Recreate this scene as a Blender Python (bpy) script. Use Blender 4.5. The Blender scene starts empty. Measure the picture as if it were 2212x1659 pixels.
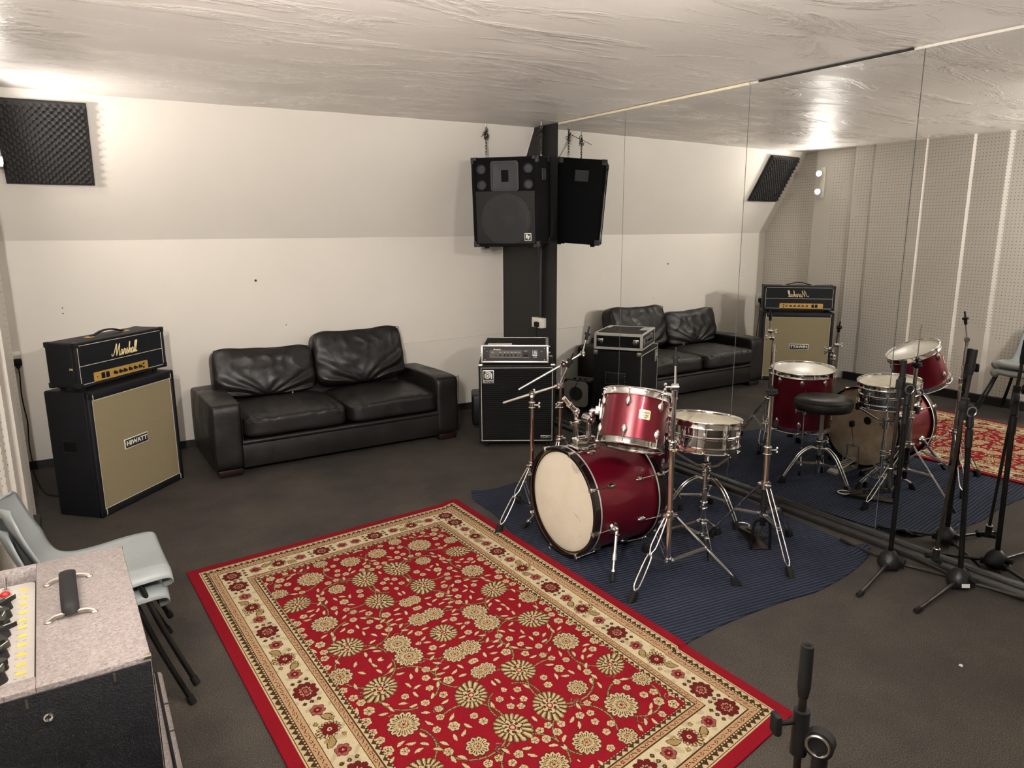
import bpy, bmesh, math, random
import numpy as np
from mathutils import Vector, Matrix, Euler, noise
R = math.radians
PI = math.pi
random.seed(7)
scene = bpy.context.scene
COL = scene.collection
scene.view_settings.view_transform = 'Standard'
scene.view_settings.look = 'None'
scene.view_settings.exposure = 0.0
scene.view_settings.gamma = 1.0
scene.view_settings.use_curve_mapping = False

# ------------------------------------------------------------------ materials
def lin(c):
    return c / 12.92 if c <= 0.04045 else ((c + 0.055) / 1.055) ** 2.4
def hx(r, g, b):
    return (lin(r / 255), lin(g / 255), lin(b / 255), 1.0)

class NT:
    def __init__(s, name):
        s.m = bpy.data.materials.new(name); s.m.use_nodes = True
        s.t = s.m.node_tree; s.n = s.t.nodes; s.b = s.n['Principled BSDF']
    def add(s, kind, **kw):
        n = s.n.new(kind)
        for k, v in kw.items():
            if k in n.inputs.keys() if hasattr(n.inputs, 'keys') else False:
                n.inputs[k].default_value = v
            else:
                setattr(n, k, v)
        return n
    def link(s, a, b): s.t.links.new(a, b)
    def co(s, kind='Object', scale=(1, 1, 1), rot=(0, 0, 0)):
        tc = s.n.new('ShaderNodeTexCoord'); mp = s.n.new('ShaderNodeMapping')
        mp.inputs['Scale'].default_value = scale; mp.inputs['Rotation'].default_value = rot
        s.link(tc.outputs[kind], mp.inputs['Vector']); return mp.outputs['Vector']
    def noise(s, vec, scale, detail=4, rough=.55, dist=0.0):
        n = s.n.new('ShaderNodeTexNoise'); n.inputs['Scale'].default_value = scale
        n.inputs['Detail'].default_value = detail; n.inputs['Roughness'].default_value = rough
        n.inputs['Distortion'].default_value = dist
        s.link(vec, n.inputs['Vector']); return n.outputs['Fac']
    def ramp(s, fac, stops):
        n = s.n.new('ShaderNodeValToRGB'); e = n.color_ramp.elements
        while len(e) > 1: e.remove(e[-1])
        e[0].position, e[0].color = stops[0][0], stops[0][1]
        for p, c in stops[1:]:
            q = e.new(p); q.color = c
        s.link(fac, n.inputs['Fac']); return n.outputs['Color']
    def math(s, op, a, b=None, c=None, clamp=False):
        n = s.n.new('ShaderNodeMath'); n.operation = op; n.use_clamp = clamp
        for i, v in enumerate((a, b, c)):
            if v is None: continue
            if isinstance(v, (int, float)): n.inputs[i].default_value = v
            else: s.link(v, n.inputs[i])
        return n.outputs[0]
    def mix(s, fac, a, b):
        n = s.n.new('ShaderNodeMix'); n.data_type = 'RGBA'
        for i, v in ((0, fac), (6, a), (7, b)):
            if isinstance(v, (int, float, tuple)): n.inputs[i].default_value = v
            else: s.link(v, n.inputs[i])
        return n.outputs[2]
    def sep(s, vec):
        n = s.n.new('ShaderNodeSeparateXYZ'); s.link(vec, n.inputs[0]); return n.outputs
    def bump(s, h, strength=.3, dist=.01):
        n = s.n.new('ShaderNodeBump'); n.inputs['Strength'].default_value = strength
        n.inputs['Distance'].default_value = dist
        s.link(h, n.inputs['Height']); s.link(n.outputs['Normal'], s.b.inputs['Normal']); return n
    def set(s, **kw):
        for k, v in kw.items():
            k = k.replace('_', ' ')
            if hasattr(v, 'is_linked') or not isinstance(v, (int, float, tuple)): s.link(v, s.b.inputs[k])
            else: s.b.inputs[k].default_value = v

def simple(name, col, rough=.5, metal=0.0, var=.12, vscale=30.0, bscale=0.0, bstr=0.0, coat=0.0, spec=.5):
    t = NT(name); v = t.co()
    f = t.noise(v, vscale, 3)
    lo = tuple(c * (1 - var) for c in col[:3]) + (1,); hi = tuple(min(1, c * (1 + var)) for c in col[:3]) + (1,)
    t.set(Base_Color=t.ramp(f, [(.3, lo), (.7, hi)]), Roughness=rough, Metallic=metal, Coat_Weight=coat)
    t.b.inputs['Specular IOR Level'].default_value = spec
    if bstr: t.bump(t.noise(v, bscale, 3), bstr, .004)
    return t.m

MAT = {}
def M(k): return MAT[k]

MAT['chrome'] = simple('chrome_plate', (.86, .85, .84, 1), .09, 1.0, .04, 18)
MAT['steel'] = simple('brushed_steel', (.62, .61, .58, 1), .3, 1.0, .1, 60)
MAT['alu'] = simple('bare_aluminium', (.82, .80, .75, 1), .42, .85, .08, 25)
MAT['nickel'] = simple('dull_nickel', (.55, .51, .45, 1), .28, 1.0, .1, 40)
MAT['brass'] = simple('brass_panel', hx(206, 166, 88), .32, .35, .06, 30)
MAT['rubber'] = simple('black_rubber', (.006, .006, .006, 1), .7, 0, .2, 60, spec=.25)
MAT['plastic'] = simple('black_plastic', (.008, .008, .0085, 1), .42, 0, .15, 40, spec=.35)
MAT['blackmetal'] = simple('black_enamel', (.005, .005, .005, 1), .26, 0, .2, 25, spec=.45)
MAT['wornmetal'] = simple('worn_black_enamel', (.018, .014, .010, 1), .30, .2, .5, 14)
MAT['tolex'] = simple('black_tolex', (.0052, .0058, .0078, 1), .55, 0, .18, 40, 260, .5, spec=.3)
MAT['blackface'] = simple('black_vinyl_front', (.0055, .0066, .0095, 1), .6, 0, .15, 40, 300, .3, spec=.25)
MAT['cabpaint'] = simple('black_textured_paint', (.0032, .0032, .0032, 1), .62, 0, .2, 60, 180, .7, spec=.25)
MAT['carpetblack'] = simple('black_cabinet_felt', (.0045, .0045, .005, 1), .9, 0, .25, 120, 300, .5, spec=.12)
MAT['piping'] = simple('cream_piping', hx(206, 200, 184), .5, 0, .08, 30)
MAT['whiteplastic'] = simple('white_plastic', hx(226, 221, 208), .35, 0, .03, 10)
MAT['paper'] = simple('white_paper_label', hx(222, 220, 214), .7, 0, .03, 30)
MAT['ink'] = simple('black_ink', (.02, .02, .022, 1), .6, 0, .1, 30)
MAT['greyink'] = simple('grey_ink', (.30, .29, .27, 1), .6, 0, .1, 30)
MAT['goldscript'] = simple('gold_script', hx(232, 212, 160), .4, .1, .05, 30)
MAT['white'] = simple('white_enamel', hx(232, 228, 214), .4, 0, .03, 20)
MAT['yellow'] = simple('yellow_tape', hx(206, 186, 84), .5, 0, .05, 30)
MAT['red'] = simple('red_jewel', hx(170, 25, 25), .2, 0, .05, 30)
MAT['greyplastic'] = simple('grey_grille_cover', hx(186, 180, 166), .5, 0, .06, 20)
MAT['horn'] = simple('grey_horn_plastic', (.034, .034, .036, 1), .5, 0, .1, 20, spec=.3)
MAT['wood_foot'] = simple('dark_red_wood', (.012, .004, .003, 1), .4, 0, .25, 30)
MAT['rodwhite'] = simple('dull_chrome_rod', (.80, .77, .70, 1), .34, .9, .06, 30)

def m_wall(name, col, rough, streak=.05):
    t = NT(name); v = t.co()
    a = t.noise(v, 1.3, 5, .6); b = t.noise(t.co(scale=(1, 1, .25)), 22, 4)
    c0 = t.ramp(a, [(.3, tuple(c * (1 - streak) for c in col[:3]) + (1,)), (.7, col)])
    t.set(Base_Color=c0, Roughness=rough)
    t.bump(t.math('ADD', t.math('MULTIPLY', b, .5), t.noise(v, 140, 2)), .12, .004)
    return t.m
MAT['wall'] = m_wall('white_wall_paint', hx(219, 213, 202), .62)
MAT['leftwall'] = m_wall('white_panel_edge_paint', hx(214, 209, 200), .6)
MAT['blackwall'] = m_wall('black_wall_paint', (.0085, .008, .0075, 1), .6, .2)
MAT['blackbase'] = m_wall('black_skirting_paint', (.012, .011, .010, 1), .5, .3)
MAT['creamtrim'] = m_wall('cream_trim_paint', hx(228, 218, 190), .5, .1)

def m_ceiling():
    t = NT('grey_gloss_ceiling_paint')
    v = t.co(scale=(.55, 1.8, 1.0), rot=(0, 0, R(12)))
    big = t.noise(v, 1.0, 4, .5, .4)
    fine = t.noise(t.co(scale=(1.0, 5.5, 1.0), rot=(0, 0, R(8))), 2.2, 7, .68, 1.2)
    fib = t.noise(t.co(scale=(2, 26, 1.0), rot=(0, 0, R(6))), 3.0, 3, .6, .5)
    patch = t.noise(t.co(scale=(.8, 2.6, 1), rot=(0, 0, R(10))), 1.6, 6, .65, .8)
    t.set(Base_Color=t.ramp(big, [(.3, hx(232, 226, 219)), (.7, hx(240, 234, 226))]),
          Roughness=t.ramp(patch, [(.44, (.50, .50, .50, 1)), (.58, (.26, .26, .26, 1))]))
    mask = t.math('MULTIPLY_ADD', t.math('SUBTRACT', patch, .50), 6.0, .0, True)
    h = t.math('MULTIPLY', t.math('ADD', fine, t.math('MULTIPLY', fib, .15)), t.math('ADD', mask, .10))
    h = t.math('ADD', h, t.math('MULTIPLY', big, .8))
    t.bump(h, .34, .03)
    return t.m
MAT['ceiling'] = m_ceiling()

def m_floor():
    t = NT('dark_brown_floor_carpet'); v = t.co()
    f = t.noise(v, 260, 2, .7); g = t.noise(v, 2.2, 5, .6); w = t.noise(v, 60, 3)
    a = t.ramp(f, [(.3, (.019, .0172, .0148, 1)), (.55, (.070, .0635, .0555, 1)), (.75, (.165, .152, .134, 1))])
    st = t.ramp(g, [(.35, (.72, .72, .74, 1)), (.65, (1.1, 1.07, 1.02, 1))])
    n = t.n.new('ShaderNodeMix'); n.data_type = 'RGBA'; n.blend_type = 'MULTIPLY'; n.inputs[0].default_value = 1
    t.link(a, n.inputs[6]); t.link(st, n.inputs[7])
    t.set(Base_Color=n.outputs[2], Roughness=.92); t.b.inputs['Specular IOR Level'].default_value = .15
    t.bump(t.math('ADD', f, w), .5, .006)
    return t.m
MAT['floor'] = m_floor()

def m_mat():
    t = NT('blue_ribbed_matting')
    v = t.co(rot=(0, 0, R(8.3)))
    y = t.sep(v)[1]
    wv = t.noise(t.co(), 7, 3)
    ph = t.math('ADD', t.math('MULTIPLY', y, 2 * PI / .021), t.math('MULTIPLY', wv, 1.6))
    s = t.math('MULTIPLY_ADD', t.math('SINE', ph), .5, .5)
    f = t.noise(t.co(), 330, 2, .7); g = t.noise(t.co(), 3.0, 4)
    c = t.ramp(t.math('ADD', t.math('MULTIPLY', s, .30), t.math('MULTIPLY', f, .74)),
               [(.22, (.0062, .0078, .0135, 1)), (.50, (.0165, .0215, .040, 1)), (.80, (.060, .070, .102, 1))])
    st = t.ramp(g, [(.35, (.75, .75, .75, 1)), (.65, (1.1, 1.1, 1.1, 1))])
    n = t.n.new('ShaderNodeMix'); n.data_type = 'RGBA'; n.blend_type = 'MULTIPLY'; n.inputs[0].default_value = 1
    t.link(c, n.inputs[6]); t.link(st, n.inputs[7])
    t.set(Base_Color=n.outputs[2], Roughness=.95); t.b.inputs['Specular IOR Level'].default_value = .15
    t.bump(t.math('ADD', s, t.math('MULTIPLY', f, .5)), .8, .006)
    return t.m
MAT['bluemat'] = m_mat()

def m_rug():
    t = NT('red_persian_pile')
    a = t.n.new('ShaderNodeAttribute'); a.attribute_name = 'weave'
    v = t.co(); f = t.noise(v, 420, 2, .7); g = t.noise(v, 40, 3)
    n = t.n.new('ShaderNodeMix'); n.data_type = 'RGBA'; n.blend_type = 'MULTIPLY'; n.inputs[0].default_value = 1
    t.link(a.outputs['Color'], n.inputs[6]); t.link(t.ramp(f, [(.3, (.42, .42, .42, 1)), (.7, (.86, .86, .86, 1))]), n.inputs[7])
    t.set(Base_Color=n.outputs[2], Roughness=.95); t.b.inputs['Specular IOR Level'].default_value = .1
    t.bump(t.math('ADD', f, g), .35, .004)
    return t.m
MAT['rug'] = m_rug()

def m_peg():
    # perforated hardboard: rows of small holes one inch apart with plain margins
    t = NT('perforated_wall_board')
    tc = t.n.new('ShaderNodeTexCoord'); x, y, z = t.sep(tc.outputs['Object'])
    p = .0315
    def cell(a): return t.math('SUBTRACT', t.math('FRACT', t.math('DIVIDE', a, p)), .5)
    cy, cz = cell(y), cell(z)
    d = t.math('SQRT', t.math('ADD', t.math('POWER', cy, 2), t.math('POWER', cz, 2)))
    hole = t.math('LESS_THAN', d, .15)
    v = t.co(); blot = t.math('GREATER_THAN', t.noise(v, 1.6, 2), .34)
    hole = t.math('MULTIPLY', hole, blot)
    a = t.noise(v, 1.1, 4)
    base = t.ramp(a, [(.3, hx(208, 202, 192)), (.7, hx(218, 213, 204))])
    t.set(Base_Color=t.mix(hole, base, hx(146, 138, 124)), Roughness=.6)
    t.bump(t.math('ADD', t.math('MULTIPLY', hole, -1.0), t.math('MULTIPLY', t.noise(v, 2.0, 2), 1.5)), .25, .008)
    return t.m
MAT['peg'] = m_peg()

def m_mirror():
    t = NT('wall_mirror_silver'); v = t.co()
    sm = t.noise(v, 1.6, 5, .6)
    t.set(Base_Color=t.ramp(sm, [(.3, (.83, .845, .83, 1)), (.7, (.865, .875, .86, 1))]), Roughness=0.0, Metallic=1.0)
    return t.m
MAT['mirror'] = m_mirror()
MAT['glassedge'] = simple('mirror_edge_glass', (.30, .36, .33, 1), .15, .3, .1, 10)

def m_leather():
    t = NT('worn_black_leather'); v = t.co()
    g = t.noise(v, 180, 3); w = t.noise(v, 5.5, 5, .62, 1.0); b = t.noise(v, 3, 4)
    t.set(Base_Color=t.ramp(b, [(.3, (.0052, .0040, .0035, 1)), (.7, (.0098, .0076, .0066, 1))]),
          Roughness=t.ramp(w, [(.35, (.36, .36, .36, 1)), (.65, (.52, .52, .52, 1))]))
    t.b.inputs['Specular IOR Level'].default_value = .45
    t.bump(t.math('ADD', t.math('MULTIPLY', g, .10), t.math('MULTIPLY', w, .60)), .34, .02)
    return t.m
MAT['leather'] = m_leather()

def m_grille():
    t = NT('tan_basketweave_cloth'); tc = t.n.new('ShaderNodeTexCoord'); x, y, z = t.sep(tc.outputs['Object'])
    k = 2 * PI / .0085
    w = t.math('MULTIPLY', t.math('SINE', t.math('MULTIPLY', t.math('ADD', x, z), k)), t.math('SINE', t.math('MULTIPLY', t.math('SUBTRACT', x, z), k)))
    s = t.math('MULTIPLY_ADD', w, .5, .5)
    d = t.noise(t.co(), 4, 4)
    c = t.ramp(s, [(.15, hx(84, 74, 52)), (.5, hx(140, 128, 98)), (.9, hx(178, 164, 128))])
    t.set(Base_Color=t.mix(t.math('MULTIPLY', d, .25), c, hx(120, 110, 84)), Roughness=.85)
    t.bump(s, .4, .002)
    return t.m
MAT['tancloth'] = m_grille()

def m_blackcloth():
    t = NT('black_ribbed_grille_cloth'); tc = t.n.new('ShaderNodeTexCoord'); x, y, z = t.sep(tc.outputs['Object'])
    s = t.math('MULTIPLY_ADD', t.math('SINE', t.math('MULTIPLY', z, 2 * PI / .0165)), .5, .5)
    t.set(Base_Color=t.ramp(s, [(.55, (.0022, .0022, .0024, 1)), (.95, (.012, .0118, .0112, 1))]), Roughness=.8)
    t.b.inputs['Specular IOR Level'].default_value = .15
    t.bump(s, .4, .003)
    return t.m
MAT['blackcloth'] = m_blackcloth()

def m_mesh():
    t = NT('perforated_black_steel'); tc = t.n.new('ShaderNodeTexCoord'); x, y, z = t.sep(tc.outputs['Object'])
    p = .0078
    row = t.math('FLOOR', t.math('DIVIDE', z, p))
    xs = t.math('ADD', t.math('DIVIDE', x, p), t.math('MULTIPLY', t.math('MODULO', row, 2.0), .5))
    cx = t.math('SUBTRACT', t.math('FRACT', xs), .5); cz = t.math('SUBTRACT', t.math('FRACT', t.math('DIVIDE', z, p)), .5)
    d = t.math('SQRT', t.math('ADD', t.math('POWER', cx, 2), t.math('POWER', cz, 2)))
    hole = t.math('LESS_THAN', d, .38)
    t.set(Base_Color=(.03, .03, .03, 1), Roughness=.4, Metallic=.4, Alpha=t.math('SUBTRACT', 1.0, hole))
    return t.m
MAT['meshgrille'] = m_mesh()

def m_silver():
    t = NT('silver_grey_tolex'); v = t.co()
    g = t.noise(v, 150, 3, .6, .8); b = t.noise(v, 4, 3)
    t.set(Base_Color=t.ramp(g, [(.3, hx(104, 97, 96)), (.7, hx(158, 149, 146))]), Roughness=.34)
    t.bump(g, .75, .004)
    return t.m
MAT['silvertolex'] = m_silver()

def m_wrap():
    t = NT('wine_red_lacquer'); v = t.co()
    f = t.noise(v, 900, 2, .8)
    t.set(Base_Color=t.ramp(f, [(.35, (.095, .0015, .0085, 1)), (.75, (.18, .0032, .0170, 1))]), Roughness=.32, Metallic=.55,
          Coat_Weight=.55, Coat_Roughness=.045)
    return t.m
MAT['wrap'] = m_wrap()
MAT['hoopwood'] = simple('dark_maroon_hoop', (.008, .0022, .0028, 1), .18, 0, .2, 30, coat=.6)

def m_head(name, c1, c2, rough, spots=0.0):
    t = NT(name); v = t.co()
    a = t.noise(v, 7, 5, .6); s = t.noise(v, 70, 3, .6)
    c = t.ramp(a, [(.35, c1), (.7, c2)])
    if spots:
        c = t.mix(t.math('MULTIPLY', t.math('GREATER_THAN', s, .66), spots), c, hx(70, 62, 52))
    t.set(Base_Color=c, Roughness=rough)
    return t.m
MAT['headwhite'] = m_head('cream_coated_drumhead', hx(222, 213, 192), hx(232, 224, 205), .5)
MAT['headworn'] = m_head('worn_coated_drumhead', hx(226, 221, 206), hx(240, 236, 222), .36, .5)
MAT['headsnare'] = m_head('stained_coated_drumhead', hx(186, 178, 152), hx(214, 207, 184), .5, .15)
MAT['headclear'] = m_head('smoky_bass_batter_head', hx(150, 128, 104), hx(196, 178, 150), .16)
MAT['headbottom'] = m_head('amber_resonant_head', hx(58, 40, 22), hx(96, 72, 44), .14)
MAT['chairshell'] = simple('grey_polypropylene', hx(138, 145, 145), .34, 0, .04, 12, 350, .12)
MAT['sticker'] = simple('cream_badge', hx(214, 200, 158), .35, .2, .08, 60)
MAT['panelsilver'] = simple('silver_control_panel', hx(196, 192, 186), .4, .35, .04, 30)
MAT['greypanel'] = simple('grey_control_plate', hx(92, 90, 84), .4, .4, .08, 30)

def m_foam():
    t = NT('charcoal_acoustic_foam'); v = t.co(); f = t.noise(v, 90, 3)
    t.set(Base_Color=t.ramp(f, [(.3, (.022, .021, .021, 1)), (.7, (.040, .038, .037, 1))]), Roughness=.9)
    t.b.inputs['Specular IOR Level'].default_value = .3
    return t.m
MAT['foam'] = m_foam()

def m_emit(name, col, s):
    t = NT(name); t.set(Base_Color=(.9, .9, .85, 1), Emission_Color=col, Emission_Strength=s); return t.m
MAT['bulb'] = m_emit('lit_spot_bulb', (1.0, .93, .87, 1), 1150.0)
MAT['bulb_hang'] = m_emit('lit_hanging_bulb', (1.0, .935, .89, 1), 4300.0)
MAT['bulb_side'] = m_emit('lit_side_bulb', (1.0, .935, .89, 1), 17000.0)

# ------------------------------------------------------------------ mesh helpers
def BM(): return bmesh.new()
I4 = Matrix.Identity(4)
def xf(loc=(0, 0, 0), rot=(0, 0, 0)):
    return Matrix.Translation(Vector(loc)) @ Euler(rot, 'XYZ').to_matrix().to_4x4()

def box(bm, size, loc=(0, 0, 0), rot=(0, 0, 0), bev=0.0, seg=2, mi=0, mtx=None, taper=None):
    mt = (mtx or I4) @ xf(loc, rot)
    r = bmesh.ops.create_cube(bm, size=1.0)
    vs = r['verts']
    for v in vs:
        v.co = Vector((v.co.x * size[0], v.co.y * size[1], v.co.z * size[2]))
        if taper and v.co.z > 0: v.co.x *= taper[0]; v.co.y *= taper[1]
    if bev:
        es = list({e for v in vs for e in v.link_edges})
        rr = bmesh.ops.bevel(bm, geom=es, offset=bev, offset_type='OFFSET', segments=seg, profile=.5, affect='EDGES', clamp_overlap=True)
        vs = list({v for f in rr['faces'] for v in f.verts} | {v for v in vs if v.is_valid})
    fs = {f for v in vs for f in v.link_faces}
    for v in vs: v.co = mt @ v.co
    for f in fs: f.material_index = mi
    return vs

def frame_of(d):
    d = Vector(d).normalized(); ref = Vector((0, 0, 1)) if abs(d.z) < .95 else Vector((1, 0, 0))
    a = d.cross(ref).normalized(); b = d.cross(a).normalized()
    return a, b, d

def cyl(bm, p0, p1, r0, r1=None, n=16, cap=True, mi=0, mtx=None):
    r1 = r0 if r1 is None else r1
    p0, p1 = Vector(p0), Vector(p1)
    a, b, d = frame_of(p1 - p0)
    rings = []
    for p, r in ((p0, r0), (p1, r1)):
        rings.append([bm.verts.new((mtx or I4) @ (p + a * (math.cos(2 * PI * k / n) * r) + b * (math.sin(2 * PI * k / n) * r))) for k in range(n)])
    for k in range(n):
        f = bm.faces.new((rings[0][k], rings[0][(k + 1) % n], rings[1][(k + 1) % n], rings[1][k])); f.material_index = mi
    if cap:
        f = bm.faces.new(rings[0][::-1]); f.material_index = mi
        f = bm.faces.new(rings[1]); f.material_index = mi

def smooth_path(pts, sub=6, closed=False):
    P = [Vector(p) for p in pts]; out = []; n = len(P)
    rng = range(n if closed else n - 1)
    for i in rng:
        g = lambda j: P[j % n] if closed else P[max(0, min(n - 1, j))]
        p0, p1, p2, p3 = g(i - 1), g(i), g(i + 1), g(i + 2)
        for s in range(sub):
            t = s / sub
            out.append(.5 * ((2 * p1) + (p2 - p0) * t + (2 * p0 - 5 * p1 + 4 * p2 - p3) * t * t + (3 * p1 - p0 - 3 * p2 + p3) * t ** 3))
    if not closed: out.append(P[-1])
    return out

def tube(bm, pts, r, n=8, closed=False, mi=0, mtx=None, cap=True, flat=None):
    P = [Vector(p) for p in pts]; m = len(P)
    rr = r if isinstance(r, (list, tuple)) else [r] * m
    rings = []; a = None
    for i in range(m):
        if closed: d = P[(i + 1) % m] - P[i - 1]
        else: d = P[min(m - 1, i + 1)] - P[max(0, i - 1)]
        if d.length < 1e-9: d = Vector((0, 0, 1))
        d.normalize()
        if a is None: a = frame_of(d)[0]
        else:
            a = a - d * a.dot(d)
            a = frame_of(d)[0] if a.length < 1e-6 else a.normalized()
        b = d.cross(a)
        fl = flat or (1, 1)
        rings.append([bm.verts.new((mtx or I4) @ (P[i] + a * (math.cos(2 * PI * k / n) * rr[i] * fl[0]) + b * (math.sin(2 * PI * k / n) * rr[i] * fl[1]))) for k in range(n)])
    for i in range(m if closed else m - 1):
        A, B_ = rings[i], rings[(i + 1) % m]
        for k in range(n):
            f = bm.faces.new((A[k], A[(k + 1) % n], B_[(k + 1) % n], B_[k])); f.material_index = mi
    if cap and not closed:
        f = bm.faces.new(rings[0][::-1]); f.material_index = mi
        f = bm.faces.new(rings[-1]); f.material_index = mi

def lathe(bm, prof, mtx=None, n=48, mi=0, closed=False, a0=0.0, a1=2 * PI):
    """prof: (radius, z) list revolved about z"""
    full = abs(a1 - a0 - 2 * PI) < 1e-6
    m = n if full else n + 1
    rings = []
    for r, z in prof:
        if r < 1e-6:
            rings.append([bm.verts.new((mtx or I4) @ Vector((0, 0, z)))])
        else:
            rings.append([bm.verts.new((mtx or I4) @ Vector((r * math.cos(a0 + (a1 - a0) * k / n), r * math.sin(a0 + (a1 - a0) * k / n), z))) for k in range(m)])
    pairs = [(i, i + 1) for i in range(len(prof) - 1)] + ([(len(prof) - 1, 0)] if closed else [])
    for i, j in pairs:
        A, B_ = rings[i], rings[j]
        for k in range(n):
            k2 = (k + 1) % m
            if len(A) == 1 and len(B_) == 1: continue
            if len(A) == 1: f = bm.faces.new((A[0], B_[k2], B_[k]))
            elif len(B_) == 1: f = bm.faces.new((A[k], A[k2], B_[0]))
            else: f = bm.faces.new((A[k], A[k2], B_[k2], B_[k]))
            f.material_index = mi

def ball(bm, c, r, sc=(1, 1, 1), n=14, mi=0, mtx=None, rot=(0, 0, 0)):
    mt = (mtx or I4) @ xf(c, rot) @ Matrix.Diagonal((r * sc[0], r * sc[1], r * sc[2], 1))
    v = bmesh.ops.create_uvsphere(bm, u_segments=n, v_segments=max(6, n // 2 + 1), radius=1.0, matrix=mt)['verts']
    for f in {f for q in v for f in q.link_faces}: f.material_index = mi

def prism(bm, poly, z0, z1, mtx=None, mi=0):
    A = [bm.verts.new((mtx or I4) @ Vector((x, y, z0))) for x, y in poly]
    B_ = [bm.verts.new((mtx or I4) @ Vector((x, y, z1))) for x, y in poly]
    n = len(poly)
    fs = [bm.faces.new(A[::-1]), bm.faces.new(B_)]
    for k in range(n): fs.append(bm.faces.new((A[k], A[(k + 1) % n], B_[(k + 1) % n], B_[k])))
    for f in fs: f.material_index = mi

def rrect(w, h, r, n=5):
    out = []
    for cx, cy, a in ((w / 2 - r, h / 2 - r, 0), (-w / 2 + r, h / 2 - r, 90), (-w / 2 + r, -h / 2 + r, 180), (w / 2 - r, -h / 2 + r, 270)):
        for k in range(n + 1):
            t = R(a + 90 * k / n); out.append((cx + r * math.cos(t), cy + r * math.sin(t)))
    return out

def torus(bm, c, axis, Rr, r, n=24, m=8, mi=0, mtx=None, sc=None):
    a, b, d = frame_of(axis); c = Vector(c); s = sc or (1, 1)
    pts = [c + a * (math.cos(2 * PI * k / n) * Rr * s[0]) + b * (math.sin(2 * PI * k / n) * Rr * s[1]) for k in range(n)]
    tube(bm, pts, r, m, closed=True, mi=mi, mtx=mtx)

def superbox(bm, size, loc=(0, 0, 0), rot=(0, 0, 0), k=5.0, n=14, mtx=None, fn=None, mi=0):
    """padded box: cube grid pushed to a super-ellipsoid"""
    mt = (mtx or I4) @ xf(loc, rot); idx = {}
    def vert(p):
        key = tuple(round(q, 5) for q in p)
        if key not in idx:
            x, y, z = p
            l = (abs(x) ** k + abs(y) ** k + abs(z) ** k) ** (1 / k)
            q = Vector((x / l, y / l, z / l))
            w = Vector((q.x * size[0] / 2, q.y * size[1] / 2, q.z * size[2] / 2))
            if fn: w = fn(q, w)
            idx[key] = bm.verts.new(mt @ w)
        return idx[key]
    g = [math.sin((-1 + 2 * i / n) * PI / 2 * .92) / math.sin(PI / 2 * .92) for i in range(n + 1)]
    for ax in range(3):
        for sg in (-1, 1):
            for i in range(n):
                for j in range(n):
                    q = []
                    for (u, v) in ((g[i], g[j]), (g[i + 1], g[j]), (g[i + 1], g[j + 1]), (g[i], g[j + 1])):
                        p = [0, 0, 0]; p[ax] = sg; p[(ax + 1) % 3] = u; p[(ax + 2) % 3] = v
                        q.append(vert(p))
                    if sg < 0: q.reverse()
                    f = bm.faces.new(q); f.material_index = mi

def ob(name, bm, mats, parent=None, label=None, cat=None, group=None, kind=None, angle=38, smooth=True, keep=False):
    me = bpy.data.meshes.new(name)
    bmesh.ops.recalc_face_normals(bm, faces=bm.faces)
    bm.to_mesh(me); bm.free()
    for m in (mats if isinstance(mats, (list, tuple)) else [mats]):
        me.materials.append(MAT[m] if isinstance(m, str) else m)
    if smooth:
        me.polygons.foreach_set('use_smooth', [True] * len(me.polygons))
        me.set_sharp_from_angle(angle=R(angle))
    o = bpy.data.objects.new(name, me); COL.objects.link(o)
    if parent is not None:
        o.parent = parent
        if keep: o.matrix_parent_inverse = wm(parent).inverted()
    return tag(o, label, cat, group, kind)

def tag(o, label=None, cat=None, group=None, kind=None):
    if label: o['label'] = label
    if cat: o['category'] = cat
    if group: o['group'] = group
    if kind: o['kind'] = kind
    return o

def wm(o):
    m = Matrix.Translation(o.location) @ o.rotation_euler.to_matrix().to_4x4()
    return (wm(o.parent) @ o.matrix_parent_inverse @ m) if o.parent else m

def thing(name, label, cat, loc=(0, 0, 0), rot=(0, 0, 0), group=None):
    o = bpy.data.objects.new(name, None); COL.objects.link(o)
    o.location = loc; o.rotation_euler = rot; o.empty_display_size = .1
    return tag(o, label, cat, group)

def copy_tree(o, parent=None):
    c = o.copy(); COL.objects.link(c)
    if parent is not None: c.parent = parent
    for ch in list(o.children): copy_tree(ch, c)
    return c

def text_bm(bm, s, size, mtx, depth=.0008, shear=0.0, bold=0.0, sx=1.0, mi=0, align='CENTER'):
    cu = bpy.data.curves.new('t', 'FONT'); cu.body = s; cu.size = size; cu.extrude = depth; cu.shear = shear
    cu.offset = bold; cu.align_x = align; cu.align_y = 'CENTER'; cu.resolution_u = 3
    o = bpy.data.objects.new('t', cu); COL.objects.link(o)
    dg = bpy.context.evaluated_depsgraph_get(); dg.update()
    me = bpy.data.meshes.new_from_object(o.evaluated_get(dg))
    me.transform(mtx @ Matrix.Diagonal((sx, 1, 1, 1)))
    nf = len(bm.faces); bm.from_mesh(me); bm.faces.ensure_lookup_table()
    for f in bm.faces[nf:]: f.material_index = mi
    bpy.data.objects.remove(o); bpy.data.curves.remove(cu); bpy.data.meshes.remove(me)

# text placed on a plane facing local -y : x right, z up
def FACE(x, y, z): return Matrix.Translation((x, y, z)) @ Euler((PI / 2, 0, 0)).to_matrix().to_4x4()

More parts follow.
